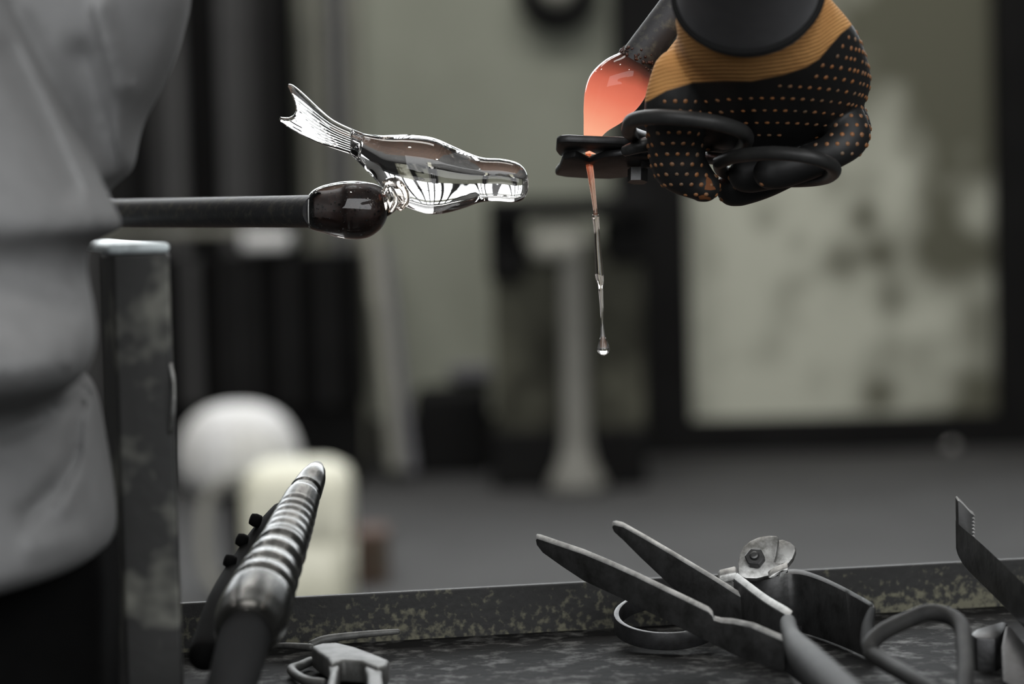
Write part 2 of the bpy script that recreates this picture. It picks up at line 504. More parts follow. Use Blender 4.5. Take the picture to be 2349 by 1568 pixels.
# low dark crate and its shelf
o = mk('low_crate', bgbox(948, 905, 1122, 1090, YB - 0.62, 0.5, True), M_FRAME, smooth=False, mods=BEV(0.02, 2))
tag(o, 'low near black crate on the floor left of the olive machine', 'crate')
sh_ = mk('wall_bracket', bgbox(1030, 840, 1125, 872, YB - 0.14, 0.135), M_GREYPIPE, smooth=False, mods=BEV(0.01, 1))
tag(sh_, 'small grey bracket on the back wall left of the olive machine', 'bracket')
# round fixture at top
rc = on_y(1278, -20, YB)
rf = empty('round_wall_fixture', (rc.x, YB - 0.02, rc.z), 'round dark wall fixture with a pale hub at the top edge', 'fixture')
mk('dark_rim', lathe(Vector((rc.x, YB - 0.001, rc.z)), [(0.04, 0), (0.15, 0), (0.155, -0.06), (0.13, -0.09), (0.075, -0.07), (0.05, -0.03)], 32, Vector((0, 1, 0))), M_FRAME, rf)
mk('pale_hub', lathe(Vector((rc.x, YB - 0.001, rc.z)), [(0.05, 0), (0.07, -0.06), (0.06, -0.10), (0.02, -0.12), (0.001, -0.12)], 24, Vector((0, 1, 0))), M_PALE, rf)

# olive machine stand
fy = on_z(1310, 1128, 0.0).y
ms = empty('machine_stand', (on_y(1305, 1100, fy).x, fy + 0.2, 0), 'olive workshop machine on a grey column in front of the back wall', 'machine')
mk('cabinet_body', bgbox(1135, 560, 1478, 1130, fy + 0.12, 0.42, True), M_OLIVE, ms, smooth=False, mods=BEV(0.02, 2))
mk('table_top', bgbox(1118, 452, 1494, 500, fy - 0.02, 0.6), M_FRAME, ms, smooth=False, mods=BEV(0.015, 2))
mk('side_block', bgbox(1120, 500, 1205, 640, fy + 0.02, 0.5), M_FRAME, ms, smooth=False, mods=BEV(0.015, 2))
mk('side_block', bgbox(1392, 500, 1490, 600, fy + 0.02, 0.5), M_FRAME, ms, smooth=False, mods=BEV(0.015, 2))
mk('machine_head', bgbox(1212, 510, 1345, 600, fy + 0.0, 0.14), M_PALE, ms, smooth=True, mods=BEV(0.04, 3))
mk('base_skirt', bgbox(1130, 985, 1484, 1136, fy + 0.10, 0.45, True), M_FRAME, ms, smooth=False, mods=BEV(0.01, 1))
cc = on_y(1317, 800, fy + 0.05)
mk('column', lathe(Vector((cc.x, fy + 0.05, 0)), [(0.10, 0.0), (0.098, 0.03), (0.062, 0.10), (0.048, 0.17), (0.045, 0.3), (0.045, 0.8), (0.06, 0.84)], 24), M_GREYPAINT, ms)
# white ribbed pouf on cream canister group
by = on_z(640, 1420, 0.0).y
can = empty('cream_canister', (on_y(670, 1200, by).x, by + 0.1, 0), 'cream plastic canister with a side handle behind the tray', 'canister')
gz1 = on_y(670, 1058, by + 0.12).z
def rrect_loft(x0, x1, y0, y1, prof, r=0.04, n=6):
    """prof: (z, inset)"""
    rs = []
    for z, ins in prof:
        a0, a1, b0, b1 = x0 + ins, x1 - ins, y0 + ins, y1 - ins
        ring = []
        for cx_, cy_, s in ((a1 - r, b1 - r, 0), (a0 + r, b1 - r, 90), (a0 + r, b0 + r, 180), (a1 - r, b0 + r, 270)):
            for q in range(n + 1):
                an = math.radians(s + 90 * q / n)
                ring.append(Vector((cx_ + r * math.cos(an), cy_ + r * math.sin(an), z)))
        rs.append(ring)
    return rings(rs)
cx0 = on_y(552, 1200, by).x; cx1 = on_y(800, 1200, by).x
mk('canister_body', rrect_loft(cx0, cx1, by, by + 0.24, [(0, 0.01), (0.02, 0), (gz1 * 0.45, 0), (gz1 * 0.46, 0.004), (gz1 * 0.5, 0.004), (gz1 * 0.51, 0), (gz1 - 0.05, 0), (gz1 - 0.02, 0.012), (gz1, 0.045)]), M_CREAM, can, angle=50)
mk('side_handle', tube([P(*q) for q in catmull([(560, 1085, by), (500, 1110, by), (470, 1170, by), (470, 1290, by), (500, 1350, by), (556, 1370, by)], 6)], 0.016, 12), M_GREYPAINT, can)
pc = on_y(546, 1000, by + 0.45)
bp_top = on_y(546, 924, by + 0.45).z
pr = R(141, by + 0.45); zc_ = on_y(546, 1062, by + 0.45).z
prof = []
for a in range(0, 91, 9):
    prof.append((pr * math.cos(math.radians(a)) ** 0.75 if a < 90 else 0.001, (bp_top - zc_) * math.sin(math.radians(a))))
prof = [(pr * 0.80, -0.06), (pr * 0.97, -0.03)] + prof
vs, fs = lathe(Vector((pc.x, by + 0.45, zc_)), prof, 96)
cen = Vector((pc.x, by + 0.45, 0))
vs2 = []
for v in vs:
    d = Vector((v.x - cen.x, v.y - cen.y, 0)); an = math.atan2(d.y, d.x)
    k = 1 + 0.022 * math.cos(24 * an)
    vs2.append(Vector((cen.x + d.x * k, cen.y + d.y * k, v.z)))
hp = mk('white_hood', (vs2, fs), mat('chalk_white', srgb(196, 197, 198), 0.7, col2=srgb(184, 184, 180), nscale=8))
tag(hp, 'white ribbed dome shaped hood behind the cream canister', 'hood')
st = mk('dark_stool', join(lathe(Vector((pc.x, by + 0.45, 0)), [(pr * 0.5, 0), (pr * 0.5, 0.03), (0.03, 0.05), (0.03, zc_ - 0.10), (pr * 0.75, zc_ - 0.085), (pr * 0.75, zc_ - 0.0615)], 24)), M_FRAME, angle=40)
tag(st, 'dark pedestal stool carrying the white ribbed hood', 'stool')
o = mk('rust_brown_box', bgbox(806, 1222, 888, 1345, by + 0.5, 0.18, True), M_RUSTBOX, smooth=False, mods=BEV(0.006, 1))
tag(o, 'small rust brown box on the floor right of the canister', 'box')

fm = mk('tint_mat', box(-0.9, 1.75, 0.0, 1.1, 4.6, 0.012), mat('brown_tint_mat', srgb(66, 45, 30), 0.9, col2=srgb(48, 34, 24), nscale=8), smooth=False, mods=BEV(0.004, 1))  # unseen mat, added so the fish refracts a warm brown tint
tag(fm, 'unseen brown mat added behind the bench to tint the glass fish', 'mat')
# pendant lamps of the hall (above the frame)
LAMPS = [(-1.5, -0.6, 3.3), (1.3, -0.8, 3.3), (-0.2, 0.4, 3.5), (-1.9, 2.4, 3.6), (1.7, 2.2, 3.6), (2.6, 4.6, 3.8), (-2.6, 4.8, 3.8), (0.4, 5.2, 3.9)]
LN = ['left of the bench, nearest the camera', 'right of the bench, nearest the camera', 'straight above the bench', 'left side of the hall, before the canister',
      'right side of the hall, before the stained panel', 'far right before the stained panel', 'far left over the tall boards', 'far middle before the olive machine']
for (x, y, z), nm in zip(LAMPS, LN):
    e = empty('pendant_lamp', (x, y, z), 'dark pendant lamp hanging ' + nm, 'lamp', 'pendant lamps of the hall')
    c = Vector((x, y, z))
    mk('lamp_bulb', lathe(c, [(0.001, -0.05), (0.03, -0.042), (0.045, -0.015), (0.045, 0.015), (0.025, 0.05), (0.02, 0.08)], 16), M_BULB, e)
    mk('lamp_shade', lathe(c, [(0.15, 0.0), (0.153, 0.0), (0.06, 0.12), (0.03, 0.17), (0.028, 0.165), (0.055, 0.115)], 24), M_FRAME, e)
    mk('lamp_cord', tube([c + Vector((0, 0, 0.165)), Vector((x, y, H))], 0.006, 8), M_FRAME, e)

# =================================================================== BENCH
ZU = P(1400, 1333, 1.09).z
ZT = ZU - 0.0215
eL = on_z(410, 1384, ZU); eR = on_z(2349, 1281, ZU)
ex = (eR - eL).normalized(); ey = Vector((-ex.y, ex.x, 0)); ez = Vector((0, 0, 1))
eL2 = eL - ex * 0.02; eR2 = eR + ex * 0.25
bench = empty('work_bench', (0.05, 1.0, 0), 'rusty steel glassblowing bench with a tray of tools', 'bench')
def upstand_mat():
    M = mat('rusty_angle_iron', srgb(52, 51, 48), 0.65, 0.1, bump=0.5, bscale=260, bdist=0.0006)
    nt = M.node_tree; b = nt.nodes['Principled BSDF']
    tc = nt.nodes.new('ShaderNodeTexCoord')
    n = nt.nodes.new('ShaderNodeTexNoise'); n.inputs['Scale'].default_value = 330; n.inputs['Detail'].default_value = 4
    nt.links.new(tc.outputs['Object'], n.inputs['Vector'])
    n3 = nt.nodes.new('ShaderNodeTexNoise'); n3.inputs['Scale'].default_value = 14; n3.inputs['Detail'].default_value = 2
    nt.links.new(tc.outputs['Object'], n3.inputs['Vector'])
    sep = nt.nodes.new('ShaderNodeSeparateXYZ'); nt.links.new(tc.outputs['Object'], sep.inputs[0])
    mr = nt.nodes.new('ShaderNodeMapRange')
    mr.inputs['From Min'].default_value = ZU; mr.inputs['From Max'].default_value = ZT
    mr.inputs['To Min'].default_value = -0.12; mr.inputs['To Max'].default_value = 0.10
    nt.links.new(sep.outputs['Z'], mr.inputs['Value'])
    a = nt.nodes.new('ShaderNodeMath'); a.operation = 'ADD'
    nt.links.new(n.outputs['Fac'], a.inputs[0]); nt.links.new(mr.outputs['Result'], a.inputs[1])
    a3 = nt.nodes.new('ShaderNodeMath'); a3.operation = 'MULTIPLY_ADD'
    a3.inputs[1].default_value = 0.45; a3.inputs[2].default_value = -0.22
    nt.links.new(n3.outputs['Fac'], a3.inputs[0])
    a4 = nt.nodes.new('ShaderNodeMath'); a4.operation = 'ADD'
    nt.links.new(a.outputs[0], a4.inputs[0]); nt.links.new(a3.outputs[0], a4.inputs[1])
    r = nt.nodes.new('ShaderNodeValToRGB')
    r.color_ramp.elements[0].position = 0.5; r.color_ramp.elements[0].color = srgb(35, 35, 34)
    r.color_ramp.elements[1].position = 0.68; r.color_ramp.elements[1].color = srgb(98, 96, 80)
    nt.links.new(a4.outputs[0], r.inputs['Fac']); nt.links.new(r.outputs['Color'], b.inputs['Base Color'])
    return M
M_UPSTAND = upstand_mat()
M_TRAY = mat('worn_tray_steel', srgb(19, 19, 19), 0.75, 0.0, spec=0.07, col2=srgb(92, 92, 90), nscale=85, ndetail=4, lo=0.5, hi=0.76, bump=0.5, bscale=160, bdist=0.0008, rough2=0.5)
def tray_slab(z0, z1, back, front):
    pts = [eL2 + ey * back, eR2 + ey * back, eR2 - ey * front, eL2 - ey * front]
    vs = [Vector((p.x, p.y, z)) for z in (z0, z1) for p in pts]
    return vs, [(0, 1, 2, 3), (7, 6, 5, 4), (0, 4, 5, 1), (1, 5, 6, 2), (2, 6, 7, 3), (3, 7, 4, 0)]
mk('tray_plate', tray_slab(ZT - 0.004, ZT, -0.0005, 0.45), M_TRAY, bench, smooth=False)
ua = [eL2, eR2, eR2 + ey * 0.004, eL2 + ey * 0.004]
mk('back_lip', ([Vector((p.x, p.y, z)) for z in (ZT - 0.006, ZU) for p in ua], [(0, 1, 2, 3), (7, 6, 5, 4), (0, 4, 5, 1), (1, 5, 6, 2), (2, 6, 7, 3), (3, 7, 4, 0)]),
   M_UPSTAND, bench, smooth=False, mods=BEV(0.0006, 2))
for s in (0.02, 0.62):
    for d in (0.03, 0.42):
        c = eL2 + ex * s - ey * d
        mk('leg', box(c.x - 0.015, c.y - 0.015, 0, c.x + 0.015, c.y + 0.015, ZT - 0.004), M_FRAME, bench, smooth=False)
# arm post (angle iron) with the arm rail that the pipe rests on
M_POST = mat('chipped_post_paint', srgb(58, 58, 57), 0.6, 0.35, col2=srgb(126, 126, 118), nscale=24, ndetail=3, lo=0.52, hi=0.68, bump=0.4, bscale=120, bdist=0.0008)
DP = 0.90
a = P(258, 582, DP); b = P(386, 582, DP)
zt_ = (a.z + b.z) / 2
pu = (Vector((b.x, b.y, 0)) - Vector((a.x, a.y, 0)))
pw = pu.length; pu.normalize()
pn = Vector((-pu.y, pu.x, 0))
pa = Vector((a.x, a.y, 0))
rs = []
prof2 = [pa, pa + pu * pw, pa + pu * pw + pn * 0.006, pa + pu * 0.006 + pn * 0.006, pa + pu * 0.006 - pu * 0.004 + pn * 0.03, pa - pu * 0.010 + pn * 0.03]
rs = [[Vector((q.x, q.y, z)) for q in prof2] for z in (0.0, zt_)]
mk('arm_post', rings(rs), M_POST, bench, smooth=False, mods=BEV(0.0012, 2))
M_RAIL = mat('bare_rail_steel', srgb(222, 232, 234), 0.5, 0.2, col2=srgb(170, 178, 180), nscale=90)
rdir = (P(150, 545, 1.30) - P(322, 565, DP)); rdir.z = 0.0
q0 = pa + pu * (-0.002) - pn * 0.001; q1 = pa + pu * (pw + 0.001) - pn * 0.001
rl = [Vector((q.x, q.y, zt_)) for q in (q0, q1)]
rl = rl + [p + rdir for p in rl[::-1]]
mk('arm_rail', (rl + [p + Vector((0, 0, 0.004)) for p in rl], [(0, 1, 2, 3), (7, 6, 5, 4), (0, 4, 5, 1), (1, 5, 6, 2), (2, 6, 7, 3), (3, 7, 4, 0)]), M_RAIL, bench, smooth=False, mods=BEV(0.002, 3))
# small wire clip at the post's right edge
mk('wire_clip', tube(ppath([(390, 835, .903), (399, 880, .90), (398, 940, .90), (391, 990, .903)]), 0.0009, 8), M_STEELB, bench)

# =================================================================== BLOWPIPE + GLASS FISH
pA = P(716, 484.5, 1.05); pB = P(250, 490, 1.215)
pdir = (pB - pA).normalized()
pr_ = R(37.5, 1.05)
bp = empty('blowpipe', pA, 'black iron blowpipe ending in a dark glass knob below the fish tail', 'pipe')
mk('pipe_rod', tube([pA - pdir * 0.004, pA + pdir * 0.25, pA + pdir * 1.2], pr_, 40), M_PIPE, bp, angle=50)
knob_pairs = [((711, 452), (711, 519)), ((711, 444), (712, 525)), ((722, 434), (722, 529)), ((745, 424), (748, 536)), ((780, 417), (780, 546)), ((812, 415), (815, 549)), ((845, 418), (846, 544)),
              ((868, 425), (872, 526)), ((882, 437), (886, 503)), ((890, 450), (892, 482)), ((892, 460), (893, 470))]
gk = mk('glass_knob', pairs_loft(knob_pairs, 1.05, 0.98, n=64, k=5), M_GLASS, bp)
gk['label'] = 'clear glass knob over a dark amber core'
core = [((724, 451), (724, 519)), ((760, 450), (760, 519)), ((786, 446), (786, 523)), ((800, 437), (802, 532)), ((830, 435), (834, 534)), ((858, 442), (862, 522)), ((874, 456), (877, 503)), ((880, 470), (881, 490))]
mk('amber_core', pairs_loft(core, 1.05, 0.9, n=40), M_DARKCORE, bp)
# trapped bubbles and scale
gs = []
for i in range(110):
    t = random.uniform(0, 1); x = 715 + 160 * t
    up = np.interp(x, [711, 745, 812, 868, 885], [448, 428, 419, 430, 450]); lo_ = np.interp(x, [711, 745, 812, 868, 885], [522, 532, 545, 520, 495])
    y = random.uniform(up + 3, lo_ - 3)
    cy_ = (up + lo_) / 2; hh = (lo_ - up) / 2
    dd = math.sqrt(max(0, 1 - ((y - cy_) / hh) ** 2)) * R(hh, 1.05) * 0.95
    gs.append(lathe(P(x, y, 1.05 - dd), [(0.0001, -1), (0.8, -0.6), (1, 0), (0.8, 0.6), (0.0001, 1)] and [(r * k_, h * k_) for k_ in [R(random.choice((0.8, 1.0, 1.3, 2.6)), 1.05)] for r, h in ((0.001, -1), (0.8, -0.6), (1, 0), (0.8, 0.6), (0.001, 1))], 6))
mk('glass_bubbles', join(*gs), mat('bubble_white', srgb(205, 205, 200), 0.3), bp, kind='stuff')
M_AMBERGLASS = glass_mat('amber_tinted_glass', (1.0, 0.93, 0.86, 1), 1.5)
neck = [((872, 436), (888, 497)), ((884, 424), (903, 487)), ((896, 414), (916, 474)), ((908, 408), (929, 465)), ((920, 405), (938, 455))]
mk('glass_neck', pairs_loft(neck, 1.05, 0.9, n=40), M_AMBERGLASS, bp)
mk('glass_coil', tube([P(*q) for q in catmull([(884, 420, 1.040), (898, 413, 1.032), (912, 416, 1.028), (924, 430, 1.028), (932, 447, 1.031), (929, 466, 1.036), (918, 476, 1.040)], 6)], R(8, 1.05), 16, dome=True), M_AMBERGLASS, bp)
mk('glass_coil', tube([P(*q) for q in catmull([(880, 440, 1.034), (890, 428, 1.029), (902, 440, 1.027), (908, 462, 1.030), (898, 482, 1.035)], 6)], R(6, 1.05), 16, dome=True), M_GLASS, bp)

fish_pairs = [((806, 302), (804, 352)), ((812, 299), (809, 359)), ((835, 306), (836, 386)), ((867, 310), (868, 420)), ((900, 310), (902, 456)), ((935, 309), (938, 477)), ((979, 313), (979, 490)), ((1008, 321), (1004, 491)),
              ((1037, 334), (1030, 487)), ((1078, 352), (1068, 476)), ((1111, 362), (1102, 464)), ((1148, 364), (1140, 461)), ((1182, 371), (1178, 464)), ((1200, 383), (1199, 458)),
              ((1209, 398), (1208, 445)), ((1212.5, 412), (1212, 432))]
fish = mk('glass_fish', pairs_loft(fish_pairs, 1.05, 0.86, n=96, k=8), M_GLASS)
tag(fish, 'clear glass fish with a ribbed forked tail, above the blowpipe end', 'glass fish')
# tail fin
ue = catmull([(836, 308), (800, 293), (765, 275), (735, 250), (700, 217), (676, 197), (664, 193)], 8)
le = catmull([(832, 362), (800, 352), (765, 340), (735, 330), (700, 314), (668, 297), (640, 276)], 8)
nu, nv = 48, 360
def curve_at(c, t):
    f = t * (len(c) - 1); i = min(int(f), len(c) - 2); f -= i
    return np.array(c[i]) * (1 - f) + np.array(c[i + 1]) * f
front, back = [], []
for iu in range(nu + 1):
    for iv in range(nv + 1):
        v = iv / nv; u = iu / nu
        sl = 1 - 0.205 * math.sin(math.pi * min(1, max(0, (v - 0.10) / 0.80))) ** 0.75
        uu = u * sl
        q = curve_at(ue, uu) * (1 - v) + curve_at(le, uu) * v
        ed = min(1, min(v, 1 - v) / 0.055) ; eu = min(1, (1 - u) / 0.06)
        rnd = math.sqrt(max(0, 1 - (1 - ed) ** 2)) * math.sqrt(max(0, 1 - (1 - eu) ** 2))
        th = (0.0105 * (1 - v) + 0.0022 * v) * (0.9 + 0.35 * (1 - u)) * rnd
        rib = -0.00022 * (math.exp(-((((12.0 * v) % 1.0) - 0.5) / 0.13) ** 2) - 0.15) * min(1, max(0, (u - 0.12) / 0.1)) * min(1, max(0, (0.97 - u) / 0.05)) * min(1, max(0, (v - 0.12) / 0.06)) * min(1, (1 - v) / 0.1)
        c = P(q[0], q[1], 1.05)
        front.append(c - FW * (th * 0.72 + rib)); back.append(c + FW * th * 0.62)
nn = (nu + 1) * (nv + 1)
fs = []
W_ = nv + 1
for iu in range(nu):
    for iv in range(nv):
        a = iu * W_ + iv
        fs.append((a, a + 1, a + W_ + 1, a + W_)); b_ = a + nn
        fs.append((b_, b_ + W_, b_ + W_ + 1, b_ + 1))
for iv in range(nv):
    fs.append((iv, nn + iv, nn + iv + 1, iv + 1)); a = nu * W_ + iv
    fs.append((a, a + 1, nn + a + 1, nn + a))
for iu in range(nu):
    a = iu * W_; fs.append((a, a + W_, nn + a + W_, nn + a)); a = iu * W_ + nv
    fs.append((a, nn + a, nn + a + W_, a + W_))
mk('tail_fin', (front + back, fs), M_GLASS, fish, mods=[('WELD', dict(merge_threshold=0.00003))])

mk('frosted_rim', tube([P(711, 484.5, 1.05) + (UP * math.cos(a * math.pi / 24) + FW * math.sin(a * math.pi / 24)) * R(38.5, 1.05) for a in range(48)], R(2.0, 1.05), 8, closed=True), M_WHITE, bp)

# =================================================================== PUNTY + MOLTEN GLASS
DG = 1.07
gu = (P(1513, 0, DG) - P(1424, 119, DG)).normalized()
ga = (P(1424, 119, DG) + P(1492, 163, DG)) / 2
gdir = (gu + FW * 0.12).normalized()
prd = (P(1424, 119, DG) - P(1492, 163, DG)).length / 2
punty = empty('punty_rod', ga, 'dark iron punty rod slanting down to the glowing molten glass', 'rod')
mk('rod', tube([ga + gdir * -0.002, ga + gdir * 0.2, ga + gdir * 0.75], prd, 40), M_PIPE, punty, angle=50)
gob_pairs = [((1431, 112), (1496, 155)), ((1423, 120), (1493, 164)), ((1388, 138), (1493, 187)), ((1357, 168), (1485, 213)), ((1343, 203), (1463, 247)), ((1339, 243), (1428, 279)), ((1339, 278), (1393, 301)),
             ((1339, 308), (1375, 321)), ((1341, 334), (1369, 338)), ((1343, 352), (1366, 353))]
def heat_attr(geo, n, stations):
    return [i // n / (stations - 1) for i in range(len(geo[0]))]
def gob_heat(geo, n):
    c = [sum((Vector(v) for v in geo[0][i:i + n]), Vector()) / n for i in range(0, len(geo[0]), n)]
    L = [0.0]
    for i in range(1, len(c)): L.append(L[-1] + (c[i] - c[i - 1]).length)
    return [L[i // n] / L[-1] for i in range(len(geo[0]))]
def molten_mat():
    M = bpy.data.materials.new('molten_glass'); M.use_nodes = True
    nt = M.node_tree; b = nt.nodes['Principled BSDF']
    at = nt.nodes.new('ShaderNodeAttribute'); at.attribute_name = 'val'
    tc = nt.nodes.new('ShaderNodeTexCoord')
    n = nt.nodes.new('ShaderNodeTexNoise'); n.inputs['Scale'].default_value = 120; n.inputs['Detail'].default_value = 3
    nt.links.new(tc.outputs['Object'], n.inputs['Vector'])
    ma = nt.nodes.new('ShaderNodeMath'); ma.operation = 'MULTIPLY_ADD'; ma.inputs[1].default_value = 0.05; ma.inputs[2].default_value = -0.025
    nt.links.new(n.outputs['Fac'], ma.inputs[0])
    ad = nt.nodes.new('ShaderNodeMath'); ad.operation = 'ADD'
    nt.links.new(at.outputs['Fac'], ad.inputs[0]); nt.links.new(ma.outputs[0], ad.inputs[1])
    r = nt.nodes.new('ShaderNodeValToRGB')
    cr = r.color_ramp
    cr.elements[0].position = 0.06; cr.elements[0].color = srgb(38, 26, 22)
    cr.elements[1].position = 1.0; cr.elements[1].color = srgb(254, 182, 148)
    for p, c in ((0.13, (80, 44, 36)), (0.21, (146, 72, 56)), (0.31, (204, 102, 80)), (0.46, (230, 122, 96)), (0.62, (243, 146, 116)), (0.80, (252, 174, 140))):
        e = cr.elements.new(p); e.color = srgb(*c)
    nt.links.new(ad.outputs[0], r.inputs['Fac'])
    b.inputs['Base Color'].default_value = (0.02, 0.008, 0.006, 1)
    b.inputs['Specular IOR Level'].default_value = 0.3
    b.inputs['Roughness'].default_value = 0.04
    b.inputs['IOR'].default_value = 1.5
    nt.links.new(r.outputs['Color'], b.inputs['Emission Color'])
    b.inputs['Emission Strength'].default_value = 1.0
    return M
gg = pairs_loft(gob_pairs, DG, 0.95, n=48, k=6)
cg = []
gv = gdir.orthogonal().normalized(); gw = gdir.cross(gv)
for i in range(90):
    an = random.uniform(0, 2 * math.pi); r_ = random.uniform(0.0003, 0.0009); al = random.gauss(0.0004, 0.0016)
    cc_ = ga + gdir * al + (gv * math.cos(an) + gw * math.sin(an)) * (prd + r_ * 0.2)
    cg.append(lathe(cc_, [(0.00002, -r_), (r_ * 0.8, -r_ * 0.6), (r_, 0), (r_ * 0.8, r_ * 0.6), (0.00002, r_)], 6, gdir))
mk('glass_crust', join(*cg), mat('brown_glass_crust', srgb(84, 52, 42), 0.15, col2=srgb(52, 36, 30), nscale=300), punty, kind='stuff')
gob = mk('molten_glass', gg, molten_mat(), attr=gob_heat(gg, 48))
tag(gob, 'glowing orange gob of molten glass drooping from the punty rod into the shears', 'molten glass')
def thread_mat():
    M = bpy.data.materials.new('cooling_thread_glass'); M.use_nodes = True
    nt = M.node_tree; b = nt.nodes['Principled BSDF']
    b.inputs['Roughness'].default_value = 0.02; b.inputs['IOR'].default_value = 1.5; b.inputs['Transmission Weight'].default_value = 1.0
    at = nt.nodes.new('ShaderNodeAttribute'); at.attribute_name = 'val'
    r = nt.nodes.new('ShaderNodeValToRGB'); cr = r.color_ramp
    cr.elements[0].position = 0.0; cr.elements[0].color = (1.0, 0.6, 0.42, 1)
    cr.elements[1].position = 0.75; cr.elements[1].color = (1, 0.97, 0.95, 1)
    e = cr.elements.new(0.3); e.color = (1.0, 0.86, 0.76, 1)
    nt.links.new(at.outputs['Fac'], r.inputs['Fac']); nt.links.new(r.outputs['Color'], b.inputs['Base Color'])
    r2 = nt.nodes.new('ShaderNodeValToRGB'); cr = r2.color_ramp
    cr.elements[0].position = 0.02; cr.elements[0].color = srgb(170, 84, 54)
    cr.elements[1].position = 0.27; cr.elements[1].color = (0, 0, 0, 1)
    e = cr.elements.new(0.13); e.color = srgb(84, 46, 30)
    nt.links.new(at.outputs['Fac'], r2.inputs['Fac']); nt.links.new(r2.outputs['Color'], b.inputs['Emission Color'])
    b.inputs['Emission Strength'].default_value = 0.55
    return M
th_rows = [(1349, 348, 6), (1351, 372, 8), (1355, 398, 7.5), (1359, 430, 6.5), (1364, 470, 5), (1366, 487, 5), (1366, 495, 8), (1367, 505, 7.5), (1369, 530, 6.5), (1371, 570, 7.5), (1374, 610, 9), (1375, 632, 9.5),
           (1377, 650, 8), (1378, 668, 5.5), (1380, 700, 4), (1381, 735, 3.5), (1382, 760, 5), (1383, 775, 7), (1384, 790, 12), (1384, 801, 14.5), (1384, 808, 12), (1384, 813, 6), (1384, 815, 1)]
cr_ = catmull(th_rows, 6)
tg = rings([[P(x, y, DG) + (RT * math.cos(2 * math.pi * k / 24) * 1.0 + FW * math.sin(2 * math.pi * k / 24)) * R(max(r, 0.3), DG) for k in range(24)] for x, y, r in cr_])
gth = mk('glass_thread', tg, thread_mat(), gob, attr=[i // 24 / (len(cr_) - 1) for i in range(len(tg[0]))])
gth['label'] = 'thin clear glass thread ending in a drop'

# =================================================================== SHEARS IN THE GLOVE
sh = empty('cutting_shears', P(1460, 370, 1.05), 'black diamond shears held in the glove, cutting the glowing glass', 'shears')
# local frame of the shears: u to the right (picture), v away and down-tilted, n normal
SU = (P(1500, 372, 1.05) - P(1300, 365, 1.05)).normalized()
tilt = math.radians(11)
SV = (FW * math.cos(tilt) - UP * math.sin(tilt)); SV = (SV - SU * SV.dot(SU)).normalized()
SN = SU.cross(SV)   # roughly up
SO = P(1450, 372, 1.07)
K = 1.07 / F
def splate(name, outline, lift, th, material, parent, bev=0.0012):
    """outline in (u px, v px) at the pivot plane"""
    a = [SO + SU * (x * K) + SV * (y * K) + SN * lift for x, y in outline]
    b = [p + SN * th for p in a]
    n = len(a)
    return mk(name, (a + b, [tuple(range(n)), tuple(range(n, 2 * n))[::-1]] + [(i, (i + 1) % n, n + (i + 1) % n, n + i) for i in range(n)]), material, parent, mods=BEV(bev, 2), angle=35)
# near blade: notch opens to the far side; far blade: notch opens to the near side
near_blade = [(-176, -100), (-168, -112), (-150, -118), (-90, -116), (-30, -116), (20, -100), (36, -60), (34, 0), (14, 30), (-40, 30), (-64, 12), (-100, -42), (-136, 16), (-150, 20), (-168, 4), (-176, -30)]
far_blade = [(30, -90), (40, -40), (30, 40), (-5, 100), (-45, 122), (-100, 124), (-150, 118), (-174, 104), (-174, 84), (-166, 40), (-160, -40), (-132, -66), (-99, -20), (-66, -70), (-30, -90)]
splate('upper_blade', near_blade, 0.0018, 0.0036, M_BLACKSTEEL, sh)
splate('lower_blade', far_blade, -0.002, 0.0034, M_BLACKSTEEL, sh)
mk('pivot_bolt', join(hexprism(SO + SU * (14 * K) + SV * (10 * K) - SN * 0.0085, SN, R(24, 1.05), 0.006), lathe(SO + SU * (14 * K) + SV * (10 * K), [(R(20, 1.05), 0), (R(20, 1.05), 0.007), (R(12, 1.05), 0.0085)], 20, SN)), M_STEEL, sh, angle=30)
mk('shoulder', tube(ppath([(1432, 347, 1.045), (1452, 340, 1.042), (1480, 332, 1.04), (1520, 330, 1.045)]), [R(x, 1.05) for x in np.linspace(12, 20, 19)], 14), M_STEEL, sh)
# handle rings
r1 = catmull([(1442, 296, 1.02), (1452, 276, 1.005), (1500, 268, 0.992), (1570, 271, 0.985), (1640, 281, 0.985), (1700, 300, 0.995), (1712, 322, 1.015), (1690, 336, 1.04), (1620, 338, 1.065), (1540, 330, 1.075), (1480, 318, 1.06), (1448, 306, 1.038), (1442, 296, 1.02)], 8)[:-1]
mk('handle_ring', tube([P(*q) for q in r1], R(17.5, 1.02), 16, closed=True), M_HANDLE, sh)
r2 = catmull([(1650, 372, 1.03), (1690, 358, 1.010), (1770, 351, 0.992), (1850, 358, 0.985), (1900, 374, 0.99), (1914, 392, 1.005), (1890, 408, 1.03), (1830, 414, 1.05), (1750, 412, 1.06), (1690, 404, 1.055), (1656, 390, 1.045), (1650, 372, 1.03)], 8)[:-1]
mk('handle_ring', tube([P(*q) for q in r2], R(16, 1.02), 16, closed=True), M_HANDLE, sh)
mk('handle_arm', tube(ppath([(1470, 372, 1.062), (1540, 366, 1.062), (1610, 362, 1.05), (1665, 366, 1.03)]), R(14, 1.05), 14), M_HANDLE, sh)
mk('handle_arm', tube(ppath([(1462, 372, 1.075), (1500, 350, 1.08), (1560, 334, 1.074)]), R(13, 1.05), 14), M_BLACKSTEEL, sh)

